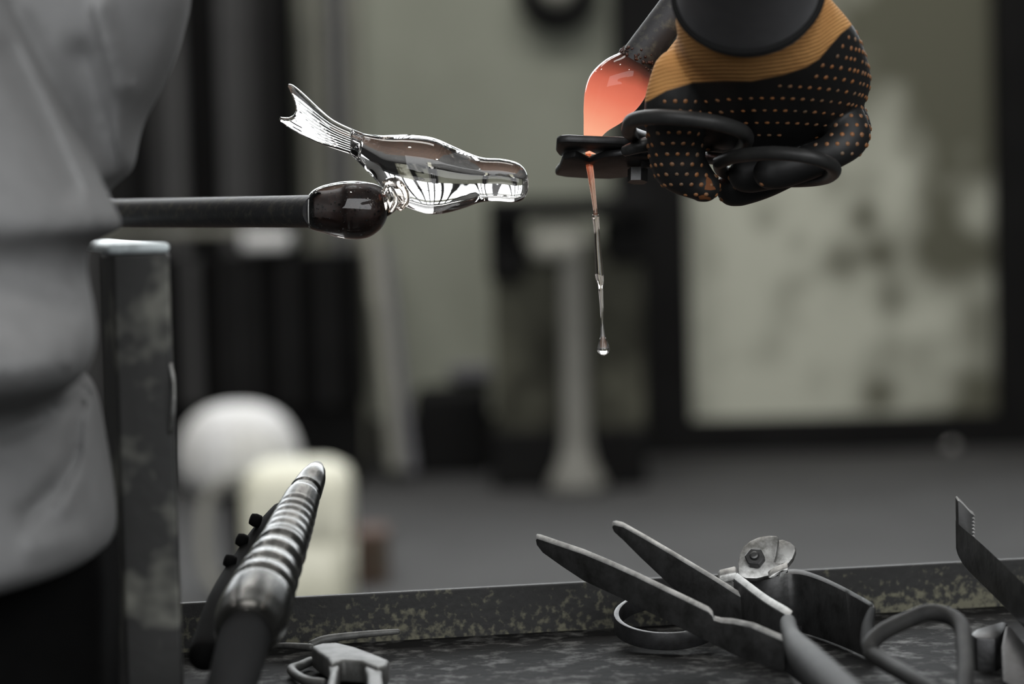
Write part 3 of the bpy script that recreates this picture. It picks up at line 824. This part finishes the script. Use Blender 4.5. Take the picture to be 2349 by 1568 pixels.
# =================================================================== GLOVED ARM
arm = empty('person', P(1715, -150, 0.93), 'person reaching in, forearm in dark sleeve, dotted black and tan work glove', 'person')
def capsule(l, n=20):
    """l: (px,py,D,r px)"""
    c = catmull(l, 5)
    return tube([P(x, y, d) for x, y, d, r in c], [R(r, d) for x, y, d, r in c], n, dome=True)
def ell_loft(st, n=40, tdir=None, k=5):
    """st: (px,py,D,half width px, half thickness m)"""
    c = catmull(st, k); pts = [P(q[0], q[1], q[2]) for q in c]
    rs = []
    for i, q in enumerate(c):
        t = (pts[min(i + 1, len(pts) - 1)] - pts[max(i - 1, 0)]).normalized()
        u = (RT - t * RT.dot(t)).normalized(); v = t.cross(u)
        rs.append([pts[i] + u * (R(q[3], q[2]) * math.cos(2 * math.pi * j / n)) + v * (q[4] * math.sin(2 * math.pi * j / n)) for j in range(n)])
    return rings(rs)
palm = ell_loft([(1716, 0, .958, 163, .0250), (1720, 35, .970, 172, .0250), (1740, 78, .986, 192, .0250), (1754, 130, 1.004, 224, .0255), (1750, 180, 1.022, 247, .0250), (1742, 225, 1.040, 240, .0235), (1742, 252, 1.052, 215, .019), (1742, 268, 1.06, 150, .012)])
thumb = capsule([(1560, 175, 1.006, 66), (1548, 240, 1.010, 70), (1548, 310, 1.022, 65), (1556, 365, 1.028, 66), (1572, 392, 1.030, 60), (1612, 424, 1.032, 40)])
thumb_tip = capsule([(1540, 390, 1.030, 42), (1575, 405, 1.030, 46), (1616, 428, 1.030, 36)])
knuckle = capsule([(1905, 268, 1.040, 62), (1936, 292, 1.040, 58), (1928, 318, 1.040, 54)])
fold = capsule([(1765, 312, 1.048, 28), (1850, 314, 1.040, 42), (1925, 308, 1.040, 56)])
f1 = capsule([(1930, 272, 1.026, 54), (1944, 312, 1.022, 52), (1912, 346, 1.018, 42), (1850, 374, 1.022, 40), (1790, 392, 1.024, 41), (1765, 396, 1.024, 38)])
f2 = capsule([(1930, 262, 1.036, 54), (1948, 305, 1.034, 50), (1900, 350, 1.034, 42), (1800, 385, 1.040, 42), (1726, 398, 1.041, 44), (1712, 400, 1.041, 42)])
f3 = capsule([(1920, 230, 1.045, 55), (1930, 310, 1.052, 50), (1860, 360, 1.056, 42), (1760, 410, 1.059, 42), (1700, 428, 1.060, 44), (1684, 432, 1.06, 42)])
idx = capsule([(1800, 270, 1.062, 50), (1730, 312, 1.060, 34), (1660, 322, 1.050, 28), (1622, 322, 1.044, 26)])
geo = join(palm, thumb, thumb_tip, knuckle, fold, f1, f2, f3, idx)
# border of the rubber coat in the picture: everything beyond the curve is coated
bx = [1400, 1485, 1528, 1590, 1660, 1724, 1800, 1850, 1880, 1905, 1930, 2000]
byv = [262, 232, 208, 189, 185, 186, 170, 153, 134, 104, 76, 20]
def glove_mat():
    M = bpy.data.materials.new('tan_knit_black_rubber'); M.use_nodes = True
    nt = M.node_tree; b = nt.nodes['Principled BSDF']
    at = nt.nodes.new('ShaderNodeAttribute'); at.attribute_name = 'val'
    mr = nt.nodes.new('ShaderNodeMapRange')
    mr.inputs['From Min'].default_value = -3; mr.inputs['From Max'].default_value = 3
    nt.links.new(at.outputs['Fac'], mr.inputs['Value'])
    at2 = nt.nodes.new('ShaderNodeAttribute'); at2.attribute_name = 'rib'
    wv = nt.nodes.new('ShaderNodeMath'); wv.operation = 'SINE'
    nt.links.new(at2.outputs['Fac'], wv.inputs[0])
    tc = nt.nodes.new('ShaderNodeTexCoord')
    n = nt.nodes.new('ShaderNodeTexNoise'); n.inputs['Scale'].default_value = 900; n.inputs['Detail'].default_value = 2
    nt.links.new(tc.outputs['Object'], n.inputs['Vector'])
    n2 = nt.nodes.new('ShaderNodeTexNoise'); n2.inputs['Scale'].default_value = 45; n2.inputs['Detail'].default_value = 3
    nt.links.new(tc.outputs['Object'], n2.inputs['Vector'])
    tan = nt.nodes.new('ShaderNodeValToRGB')
    tan.color_ramp.elements[0].position = 0.3; tan.color_ramp.elements[0].color = srgb(192, 136, 78)
    tan.color_ramp.elements[1].position = 0.7; tan.color_ramp.elements[1].color = srgb(218, 162, 98)
    nt.links.new(n2.outputs['Fac'], tan.inputs['Fac'])
    mx = nt.nodes.new('ShaderNodeMix'); mx.data_type = 'RGBA'
    nt.links.new(mr.outputs['Result'], mx.inputs['Factor'])
    nt.links.new(tan.outputs['Color'], mx.inputs['A'])
    mx.inputs['B'].default_value = srgb(27, 27, 27)
    nt.links.new(mx.outputs['Result'], b.inputs['Base Color'])
    mr2 = nt.nodes.new('ShaderNodeMapRange'); mr2.inputs['To Min'].default_value = 0.9; mr2.inputs['To Max'].default_value = 0.55
    nt.links.new(mr.outputs['Result'], mr2.inputs['Value']); nt.links.new(mr2.outputs['Result'], b.inputs['Roughness'])
    ad = nt.nodes.new('ShaderNodeMath'); ad.operation = 'MULTIPLY_ADD'; ad.inputs[1].default_value = 0.5
    nt.links.new(wv.outputs[0], ad.inputs[0]); nt.links.new(n.outputs['Fac'], ad.inputs[2])
    bp_ = nt.nodes.new('ShaderNodeBump'); bp_.inputs['Distance'].default_value = 0.0005
    mr3 = nt.nodes.new('ShaderNodeMapRange'); mr3.inputs['To Min'].default_value = 0.4; mr3.inputs['To Max'].default_value = 0.0
    nt.links.new(mr.outputs['Result'], mr3.inputs['Value']); nt.links.new(mr3.outputs['Result'], bp_.inputs['Strength'])
    nt.links.new(ad.outputs[0], bp_.inputs['Height']); nt.links.new(bp_.outputs['Normal'], b.inputs['Normal'])
    return M
glove = mk('work_glove', geo, glove_mat(), arm, mods=[('REMESH', dict(mode='VOXEL', voxel_size=0.0009)), ('SMOOTH', dict(factor=0.5, iterations=6))])
glove['label'] = 'tan knit glove with black rubber palm and brown dots'
gm = glove.data
base = root_loc(glove)
at = gm.attributes.new('val', 'FLOAT', 'POINT'); at2 = gm.attributes.new('rib', 'FLOAT', 'POINT')
va, vb = [], []
for v in gm.vertices:
    x, y, d = pix(v.co + base)
    va.append(y - float(np.interp(x, bx, byv)))
    dd = y - float(np.interp(x, bx, byv)) * 0.6
    vb.append(dd * 2 * math.pi / 9.0)
at.data.foreach_set('value', va); at2.data.foreach_set('value', vb)
# grip dots, cast outwards from the axes of palm, thumb and fingers onto the rubber
bvh = BVHTree.FromPolygons([v.co + base for v in gm.vertices], [tuple(p.vertices) for p in gm.polygons])
dots = []; placed = []
def add_dot(q, n, r):
    u = n.orthogonal().normalized(); v = n.cross(u)
    ring0 = [q - n * 0.0002 + (u * math.cos(k * math.pi / 4) + v * math.sin(k * math.pi / 4)) * r for k in range(8)]
    ring1 = [q + n * r * 0.32 + (u * math.cos(k * math.pi / 4) + v * math.sin(k * math.pi / 4)) * r * 0.72 for k in range(8)]
    top = q + n * r * 0.45
    vs = ring0 + ring1 + [top]
    dots.append((vs, [(k, (k + 1) % 8, 8 + (k + 1) % 8, 8 + k) for k in range(8)] + [(8 + k, 8 + (k + 1) % 8, 16) for k in range(8)]))
stp = 0.0043; dr = 0.00112
gc = P(1745, 250, 1.03)
def lattice(dirv, ua, vb_, w, h, cosmin):
    nu_, nv_ = int(w / stp), int(h / stp)
    for i in range(-nv_, nv_ + 1):
        for j in range(-nu_, nu_ + 1):
            o_ = gc + ua * ((j + (0.5 if i % 2 else 0)) * stp) + vb_ * (i * stp * 0.95) - dirv * 0.3
            hh = bvh.ray_cast(o_, dirv)
            if hh[0] is None or -hh[1].dot(dirv) < cosmin: continue
            x, y, _ = pix(hh[0])
            if y - np.interp(x, bx, byv) < 22 or (1642 < x < 1925 and y > 338 and dirv is FW) : continue
            if all((hh[0] - q).length > stp * 0.8 for q in placed):
                placed.append(hh[0]); add_dot(hh[0], hh[1].normalized(), dr * random.uniform(0.85, 1.1))
lattice(FW, RT, UP, 0.07, 0.06, 0.30)
lattice(-RT, FW, UP, 0.06, 0.06, 0.5)
lattice(RT, FW, UP, 0.06, 0.06, 0.5)
dt = mk('grip_dots', join(*dots), M_DOT, glove, kind='stuff')
print('DOTS', len(dots))
# worn tan patches on the thumb tip and finger
def patch(name, pxs, parent):
    vs = []
    for x, y in pxs:
        o_ = P(x, y, 0.9); h = bvh.ray_cast(o_, (o_ - C0).normalized())
        vs.append(h[0] + h[1].normalized() * 0.0003 if h[0] is not None else P(x, y, 1.02))
    n = len(vs); c = sum(vs, Vector()) / n
    cx_, cy_, _ = pix(c); o_ = P(cx_, cy_, 0.9); h = bvh.ray_cast(o_, (o_ - C0).normalized())
    c = h[0] + h[1].normalized() * 0.0004
    return mk(name, (vs + [c], [(i, (i + 1) % n, n) for i in range(n)]), M_BROWNPATCH, parent)
patch('worn_patch', [(1620, 403), (1630, 412), (1641, 434), (1630, 436), (1616, 434)], glove)
patch('worn_patch', [(1602, 449), (1612, 446), (1630, 452), (1630, 458), (1605, 456)], glove)
# sleeve and elastic hem
slv = ell_loft([(1717, 12, .9625, 160, .0240), (1716, -16, .9530, 166, .0262), (1712, -70, .937, 166, .027), (1705, -300, .87, 190, .030), (1690, -800, .74, 260, .036), (1680, -1500, .60, 400, .045)], n=48)
mk('sleeve', slv, M_SLEEVE, arm, mods=[('SUBSURF', dict(levels=1))])
hc = (1716, -20, .9515)
t_ = (P(1720, 35, .970) - P(1716, 0, .958)).normalized(); u_ = (RT - t_ * RT.dot(t_)).normalized(); v_ = t_.cross(u_)
hem = [P(*hc) + u_ * (R(168, .952) * math.cos(a * math.pi / 32)) + v_ * (0.0262 * math.sin(a * math.pi / 32)) for a in range(64)]
mk('glove_hem', tube(hem, 0.0018, 12, closed=True), M_HEM, glove)

# =================================================================== SEATED PERSON, LEFT
per = empty('person', P(-120, 1400, 0.84), 'person in a grey sweatshirt and black trousers at the left end of the bench', 'person')
def side_loft(edge, D, xl, bdep, n=64, k=5, sq=2.4):
    """edge: (py, right edge px[, D shift]) ; horizontal slices, superellipse"""
    rows = catmull([(e[0], e[1], e[2] if len(e) > 2 else 0.0) for e in edge], k)
    rs = []
    for py, xr, ds in rows:
        d = D + ds
        a = (xr - xl) / 2; cx_ = (xr + xl) / 2
        c = P(cx_, py, d)
        rs.append([c + X0 * (R(a, d) * math.copysign(abs(math.cos(t)) ** (2 / sq), math.cos(t))) + Vector((0, 1, 0)) * (bdep * math.copysign(abs(math.sin(t)) ** (2 / sq), math.sin(t)))
                   for t in [2 * math.pi * j / n for j in range(n)]])
    return rings(rs)
back_layer = side_loft([(-1500, 380), (-700, 450), (-300, 455), (0, 434), (70, 420), (140, 400), (230, 358), (290, 325), (350, 309), (395, 303), (415, 286), (440, 250), (500, 215), (600, 180), (800, 160)], 0.862, -900, 0.07)
front_layer = side_loft([(-300, -120), (-150, -40), (50, 50), (200, 118), (330, 175), (430, 225), (490, 254), (530, 272), (546, 262), (560, 222), (580, 190), (640, 188, -.004), (720, 204, -.016), (800, 210, -.026), (845, 199, -.030), (888, 178, -.028), (920, 130, -.012), (945, 60, .01), (965, -60, .02)], 0.80, -1000, 0.085, sq=2.2)
low_layer = side_loft([(840, 150), (890, 196), (930, 214), (1045, 236), (1165, 254), (1240, 256), (1278, 238), (1310, 180), (1334, 100), (1356, 10), (1375, -120)], 0.845, -1000, 0.085, sq=2.3)
# sculpted folds: soft ridges pushed towards the viewer along lines in the picture
RIDGES = [([(40, 40), (120, 200), (200, 380), (262, 520)], 26, 0.007), ([(236, 20), (262, 110), (292, 205)], 22, 0.006), ([(420, 40), (385, 150), (340, 230), (300, 330)], 26, 0.004), ([(292, 205), (280, 300), (290, 400)], 20, 0.004),
          ([(20, 120), (90, 260), (160, 420)], 40, -0.004), ([(180, 130), (215, 260), (250, 380)], 34, -0.005), ([(0, 800), (80, 830), (170, 820)], 60, 0.008), ([(0, 620), (90, 640), (170, 700)], 50, -0.004),
          ([(185, 900), (175, 1040), (130, 1120), (60, 1180)], 20, -0.006), ([(200, 960), (195, 1080), (150, 1160)], 18, 0.004), ([(0, 1010), (100, 1060)], 40, 0.003), ([(0, 1000), (90, 960), (180, 900)], 22, -0.006),
          ([(235, 1080), (240, 1200)], 20, 0.004), ([(80, 1250), (200, 1230)], 26, 0.003)]
def seg_dist(p, a, b):
    ap = (p[0] - a[0], p[1] - a[1]); ab = (b[0] - a[0], b[1] - a[1])
    t = max(0, min(1, (ap[0] * ab[0] + ap[1] * ab[1]) / (ab[0] ** 2 + ab[1] ** 2)))
    return math.hypot(ap[0] - ab[0] * t, ap[1] - ab[1] * t)
shirt = mk('sweatshirt', join(back_layer, front_layer, low_layer), M_SHIRT, per, mods=[('REMESH', dict(mode='VOXEL', voxel_size=0.0028)), ('SMOOTH', dict(factor=0.5, iterations=9))])
sb = root_loc(shirt)
for v in shirt.data.vertices:
    wv_ = v.co + sb
    x, y, d = pix(wv_)
    fac = max(0.0, min(1.0, -v.normal.dot(FW) * 2.0))
    if fac > 0 and -200 < x < 520 and -200 < y < 1400:
        s = 0
        for pl_, wd, am in RIDGES:
            dmin = min(seg_dist((x, y), pl_[i], pl_[i + 1]) for i in range(len(pl_) - 1))
            s += 1.7 * am * math.exp(-(dmin / wd) ** 2)
        v.co = v.co - FW * (s * fac)
tro = side_loft([(1150, 150), (1200, 236), (1260, 256), (1330, 262), (1450, 262), (1600, 262), (1900, 262), (2300, 262)], 0.855, -1000, 0.042, sq=4)
mk('trousers', tro, M_TROUSER, per)

# =================================================================== TOOLS ON THE TRAY
UPV = Vector((0, 0, 1))
def lin(p, q):
    """depth linear in px between (px0,D0) and (px1,D1)"""
    return lambda x, y: p[1] + (q[1] - p[1]) * (x - p[0]) / (q[0] - p[0])
tilt_t = lambda t: (FW * 0.75 + UP * 0.66).normalized() * t
# --- jacks: two long blades
jk = empty('jacks', P(1640, 1480, 1.0), 'steel jacks with two long pointed blades spread above the tray', 'jacks')
fb = [(1229, 1238), (1232, 1235), (1240, 1236), (1275, 1248), (1340, 1270), (1400, 1295), (1460, 1322), (1530, 1356), (1580, 1380), (1625, 1402), (1636, 1412), (1639, 1424), (1655, 1428), (1682, 1430), (1730, 1440), (1800, 1470),
      (1800, 1540), (1700, 1510), (1620, 1470), (1560, 1440), (1480, 1400), (1420, 1370), (1340, 1333), (1290, 1300), (1245, 1268), (1231, 1250)]
mk('blade', plate(fb, lin((1230, 1.062), (1800, 0.955)), tilt_t(0.0032)), M_STEEL, jk, mods=BEV(0.0004, 2), angle=30, edge=tilt_t(1.0))
rb = [(1404, 1210), (1406, 1205), (1414, 1203), (1430, 1207), (1480, 1235), (1540, 1270), (1600, 1306), (1640, 1330), (1690, 1362), (1722, 1379), (1722, 1464), (1690, 1450), (1600, 1400), (1520, 1327), (1470, 1280), (1430, 1240), (1408, 1220)]
mk('blade', plate(rb, lin((1404, 1.085), (1760, 1.02)), tilt_t(0.0030)), M_STEEL, jk, mods=BEV(0.0004, 2), angle=30, edge=tilt_t(1.0))
mk('handle_strip', band(tpath([(1780, 1470, 0.962), (1900, 1560, .93), (2050, 1690, .89)], 4, 0.012), -UPV * 0.010, tilt_t(0.004)), M_BLACKSTEEL, jk, mods=BEV(0.0006, 2), angle=30)
mk('handle_strip', band(tpath([(1740, 1395, 1.022), (1800, 1470, .99), (1950, 1600, .93), (2050, 1690, .89)], 4, 0.012), -UPV * 0.010, tilt_t(0.004)), M_BLACKSTEEL, jk, mods=BEV(0.0006, 2), angle=30)
# --- small ring handled scissors behind the jacks
sc = empty('ring_scissors', on_z(1520, 1470, ZT), 'small dark scissors lying under the jacks, one ring handle showing', 'scissors')
rg = []
rcn = on_z(1530, 1474, ZT)
for k in range(48):
    an = 2 * math.pi * k / 48
    rg.append(rcn + ex * (0.0205 * math.cos(an)) + ey * (0.024 * math.sin(an) * (1 + 0.1 * math.cos(an))) + UPV * (0.0138 + 0.002 * math.cos(an + 0.6) + 0.0058 * math.sin(an)))
rs = []
for k, p in enumerate(rg):
    rad = (p - Vector((rcn.x, rcn.y, p.z))).normalized()
    rs.append([p, p + rad * 0.0024, p + rad * 0.0024 - UPV * 0.0075, p - UPV * 0.0075])
mk('handle_ring', rings(rs, closed=True), M_BLACKSTEEL, sc, mods=BEV(0.0006, 2), angle=35)
mk('shank', tube([rcn + ex * 0.020 + UPV * 0.004, rcn + ex * 0.036 - ey * 0.004 + UPV * 0.004, rcn + ex * 0.058 - ey * 0.010 + UPV * 0.004], [0.0034, 0.003, 0.002], 12), M_BLACKSTEEL, sc)
# --- diamond shears lying on the tray
ds = empty('diamond_shears', P(1800, 1480, 1.0), 'steel diamond shears lying with bolted rounded jaws raised to the back', 'shears')
jn = (-FW * 0.80 + UP * 0.55 + RT * (-0.2)).normalized()
def Dj(x, y): return 1.052 + (1330 - y) * 0.00012
h1 = [(1694, 1318), (1693, 1290), (1697, 1270), (1706, 1252), (1720, 1240), (1740, 1231), (1765, 1227), (1782, 1228), (1786, 1233), (1784, 1250), (1780, 1275), (1776, 1288), (1795, 1292), (1806, 1301), (1806, 1306), (1796, 1306), (1770, 1318), (1735, 1326), (1710, 1325)]
mk('jaw', plate(h1, Dj, -jn * 0.0035), M_STEELB, ds, mods=BEV(0.0006, 2), angle=30)
h2 = [(1770, 1312), (1772, 1270), (1782, 1238), (1795, 1236), (1812, 1242), (1824, 1252), (1825, 1262), (1818, 1280), (1804, 1297), (1790, 1312)]
mk('jaw', plate(h2, lambda x, y: Dj(x, y) + 0.0045, -jn * 0.0035), M_STEELB, ds, mods=BEV(0.0006, 2), angle=30)
bc = P(1733, 1284, Dj(1733, 1284) - 0.0005)
mk('bolt', join(hexprism(bc, jn, R(24, 1.05), 0.0034), lathe(bc + jn * 0.0034, [(R(11, 1.05), 0), (R(11, 1.05), 0.0012), (R(8, 1.05), 0.0018)], 16, jn)), M_STEEL, ds, smooth=False, mods=BEV(0.0004, 1))
mk('jaw_tail', plate([(1648, 1326), (1652, 1320), (1688, 1312), (1694, 1318), (1694, 1330), (1664, 1336), (1690, 1352), (1688, 1362), (1668, 1352), (1648, 1338)], lambda x, y: 1.048, tilt_t(0.004)), M_STEELB, ds, mods=BEV(0.0006, 2), angle=30)
mk('jaw_tail', plate([(1762, 1326), (1774, 1316), (1808, 1302), (1808, 1308), (1796, 1326), (1786, 1328), (1790, 1314), (1776, 1326)], lambda x, y: 1.045, tilt_t(0.004)), M_STEELB, ds, mods=BEV(0.0005, 2), angle=30)
tl = (FW * 0.45 + UP * 0.55 + RT * 0.35).normalized() * 0.0042
lp = ppath([(1682, 1328, 1.040), (1700, 1342, 1.03), (1750, 1380, 1.005), (1796, 1408, 0.985), (1810, 1418, 0.98)], 5)
mk('handle_arm', band(lp, [-UPV * min(0.040, p.z - ZT - 0.0006) for p in lp], tl), M_STEEL, ds, mods=BEV(0.0012, 2), angle=30, edge='up')
rp = ppath([(1696, 1338, 1.052), (1740, 1328, 1.062), (1790, 1320, 1.066), (1830, 1316, 1.066), (1880, 1330, 1.05), (1940, 1358, 1.025), (2000, 1392, 0.995), (2006, 1400, .99)], 5)
mk('handle_arm', band(rp, [-UPV * min(0.036, p.z - ZT - 0.0006) for p in rp], (FW * 0.7 + UP * 0.3).normalized() * 0.0045), M_STEEL, ds, mods=BEV(0.0012, 2), angle=30, edge='up', edge_mat=M_HANDLE)
mk('handle_grip', tube(tpath([(1808, 1428, 0.978), (1816, 1460, 0.955), (1850, 1510, 0.905), (1910, 1572, .85), (2000, 1665, .79), (2060, 1740, .76)], 5, 0.009), [R(x, 0.95) for x in np.interp(np.linspace(0, 1, 26), [0, .2, .4, 1], [20, 22, 38, 48])], 20, dome=True), M_GRIP, ds)
rr = catmull([(2000, 1500, .925), (1998, 1476, .930), (2030, 1446, .935), (2085, 1420, .94), (2130, 1404, .942), (2175, 1412, .938), (2205, 1436, .928), (2212, 1480, .912), (2215, 1545, .89), (2205, 1610, .87), (2160, 1600, .868), (2100, 1560, .885), (2040, 1524, .91), (2000, 1500, .925)], 6)[:-1]
mk('handle_ring', tube([on_tray(*q, 0.004) for q in rr], R(19, 0.96), 18, closed=True), M_GRIP, ds)
mk('handle_grip', tube(ppath([(2000, 1400, .99), (1990, 1440, .96), (1994, 1485, .93)], 5), [R(x, .97) for x in np.linspace(9, 20, 11)], 16, dome=True), M_BLACKRUB, ds)
# --- toothed tweezers, right
tz = empty('toothed_tweezers', P(2300, 1400, 0.99), 'dark steel tweezers with a toothed tip standing up at the right edge', 'tweezers')
tt = (FW * 0.62 + UP * 0.5 - RT * 0.2).normalized() * 0.0036
mk('front_arm', band(tpath([(2199, 1206, 1.052), (2215, 1222, 1.045), (2262, 1262, 1.02), (2349, 1345, 0.975), (2450, 1450, .935), (2560, 1570, .90)], 5, 0.0185),
                     [-UPV * float(h) for h in np.interp(np.linspace(0, 1, 26), [0, .1, .3, 1], [0.012, 0.0145, 0.016, 0.018])], tt), M_STEEL, tz, mods=BEV(0.0005, 2), angle=30, edge='up')
teeth = [(2197, 1148), (2200, 1146), (2208, 1154), (2228, 1176)]
y = 1180
while y < 1232:
    teeth += [(2238, y + 3), (2231, y + 7)]; y += 8
teeth += [(2234, 1240), (2222, 1232), (2206, 1216), (2198, 1204)]
mk('toothed_tip', plate(teeth, lambda x, y: 1.066, tt * 0.8), M_HANDLE, tz, mods=BEV(0.0003, 1), angle=30, edge=tt.normalized())
mk('rear_arm', band(tpath([(2214, 1222, 1.068), (2280, 1290, 1.045), (2380, 1395, .99), (2560, 1570, .905)], 5, 0.0145), -UPV * 0.014, tt), M_STEEL, tz, mods=BEV(0.0005, 2), angle=30, edge='up')
# --- dark block tool at the corner
bt = empty('dark_steel_block', P(2290, 1500, 0.97), 'dark steel block with sloping edges at the bottom right corner of the tray', 'block')
mk('block_body', plate([(2226, 1452), (2240, 1462), (2284, 1464), (2300, 1450), (2312, 1426), (2296, 1424), (2240, 1440)], lambda x, y: 0.985 - (y - 1440) * 0.0006, -UPV * 0.03), M_BLACKSTEEL, bt, mods=BEV(0.0012, 2), angle=30)
mk('block_arm', plate([(2306, 1430), (2320, 1436), (2420, 1560), (2420, 1640), (2300, 1560), (2296, 1480)], lambda x, y: 0.975 - (y - 1440) * 0.0003, -UPV * 0.012), M_BLACKSTEEL, bt, mods=BEV(0.0012, 2), angle=30)
# --- pliers at bottom left
pz = empty('open_pliers', P(800, 1540, 1.0), 'worn steel pliers lying open at the front of the tray', 'pliers')
M_PLIER = mat('worn_plier_steel', srgb(104, 104, 102), 0.55, 0.35, spec=0.3, col2=srgb(74, 74, 72), nscale=110, bump=0.3, bscale=400, bdist=0.0004)
def lying_plate(outline, c, th, lift=0.0):
    a_ = [on_tray(x, y, 5.0, c + lift) for x, y in outline]
    b_ = [p - UPV * th for p in a_]
    n = len(a_)
    return a_ + b_, [tuple(range(n)), tuple(range(n, 2 * n))[::-1]] + [(i, (i + 1) % n, n + (i + 1) % n, n + i) for i in range(n)]
mk('jaw', tube(ppath([(716, 1478, 1.035), (745, 1466, 1.037), (800, 1458, 1.04), (860, 1452, 1.043), (912, 1448, 1.046)], 4), [R(x, 1.03) for x in np.linspace(11, 6.5, 17)], 12, dome=True), M_PLIER, pz)
mk('jaw', tube(ppath([(712, 1484, 1.03), (690, 1482, 1.032), (660, 1480, 1.035), (634, 1480, 1.038)], 4), [R(x, 1.03) for x in np.linspace(9, 6, 13)], 12, dome=True), M_PLIER, pz)
mk('pivot_body', lying_plate([(714, 1480), (735, 1474), (775, 1472), (815, 1482), (858, 1498), (892, 1512), (886, 1524), (866, 1530), (828, 1514), (786, 1512), (760, 1522), (750, 1506), (728, 1492)], 0.0112, 0.0095), M_PLIER, pz, mods=BEV(0.0015, 3), angle=40)
mk('handle', lying_plate([(752, 1508), (784, 1510), (774, 1540), (764, 1600), (752, 1680), (724, 1680), (742, 1600), (756, 1540)], 0.0098, 0.0088), M_PLIER, pz, mods=BEV(0.0015, 3), angle=40)
mk('handle', lying_plate([(830, 1512), (880, 1518), (876, 1545), (884, 1600), (900, 1680), (850, 1680), (842, 1600), (842, 1545)], 0.0098, 0.0088), M_PLIER, pz, mods=BEV(0.0015, 3), angle=40)
mk('handle_spur', tube(tpath([(712, 1516, 1.012), (690, 1526, 1.005), (668, 1536, 1.0), (700, 1560, .985), (740, 1566, .98)], 5, .003), R(11, 1.0), 12, dome=True), M_PLIER, pz)
# --- ribbed shiny torch handle leaning at left
M_CHROME = mat('dull_chrome', srgb(88, 88, 86), 0.27, 0.9, col2=srgb(52, 52, 50), nscale=60, bump=0.15, bscale=140, bdist=0.0008)
tb = empty('ribbed_torch', P(560, 1500, 0.9), 'shiny ribbed tapered torch tube leaning up from the tray, pale rounded tip', 'torch')
axis = [(722, 1085, 1.035, 25), (716, 1098, 1.030, 31), (705, 1120, 1.023, 36), (690, 1150, 1.012, 42), (668, 1205, .995, 51), (645, 1260, .975, 58), (622, 1310, .957, 66), (600, 1360, .94, 76), (588, 1390, .93, 82), (576, 1420, .92, 84), (568, 1440, .912, 78)]
ca = catmull(axis, 14)
rad = []
L_ = len(ca)
for i, q in enumerate(ca):
    f = i / (L_ - 1); y = q[1]
    rib = 0
    if 1170 < y < 1260: rib = 0.9 * math.cos((y - 1170) * 2 * math.pi / 17)
    if 1262 < y < 1372: rib = 2.6 * math.cos((y - 1262) * 2 * math.pi / 31)
    if 1128 < y < 1140: rib = -3
    rad.append(R(q[3] + rib, q[2]))
mk('ribbed_tube', tube([P(q[0], q[1], q[2]) for q in ca], rad, 40, dome=True), M_CHROME, tb)
tip = mk('pale_tip', tube([P(727, 1072, 1.042), P(724, 1080, 1.038), P(720, 1092, 1.033)], [R(16, 1.03), R(23, 1.03), R(27, 1.03)], 24, dome=True), M_PALE, tb)
tip['label'] = 'pale rounded tip'
mk('black_shaft', tube(tpath([(572, 1428, .915), (556, 1480, .895), (535, 1560, .865), (500, 1680, .82), (470, 1800, .77)], 5, 0.0105), [R(x, .9) for x in np.linspace(62, 50, 21)], 28, dome=True), M_BLACKRUB, tb)
# dark twin behind
dk = empty('dark_torch', P(540, 1400, .96), 'near black rod with thumb screws just left behind the ribbed torch tube', 'rod')
mk('rod', tube(tpath([(640, 1170, 1.065), (596, 1225, 1.042), (550, 1300, 1.012), (505, 1385, .975), (470, 1500, .94)], 5, 0.009), [R(x, 1.0) for x in np.linspace(18, 36, 21)], 20, dome=True), M_BLACKRUB, dk)
for (x, y, d) in ((596, 1196, 1.04), (565, 1242, 1.026), (538, 1290, 1.005)):
    mk('thumb_screw', lathe(P(x, y, d), [(0.001, -0.0005), (0.0028, 0), (0.003, 0.0022), (0.0024, 0.0042), (0.001, 0.0045)], 14, (RT * -0.8 + UP * 0.3 - FW * 0.3)), M_BLACKRUB, dk)
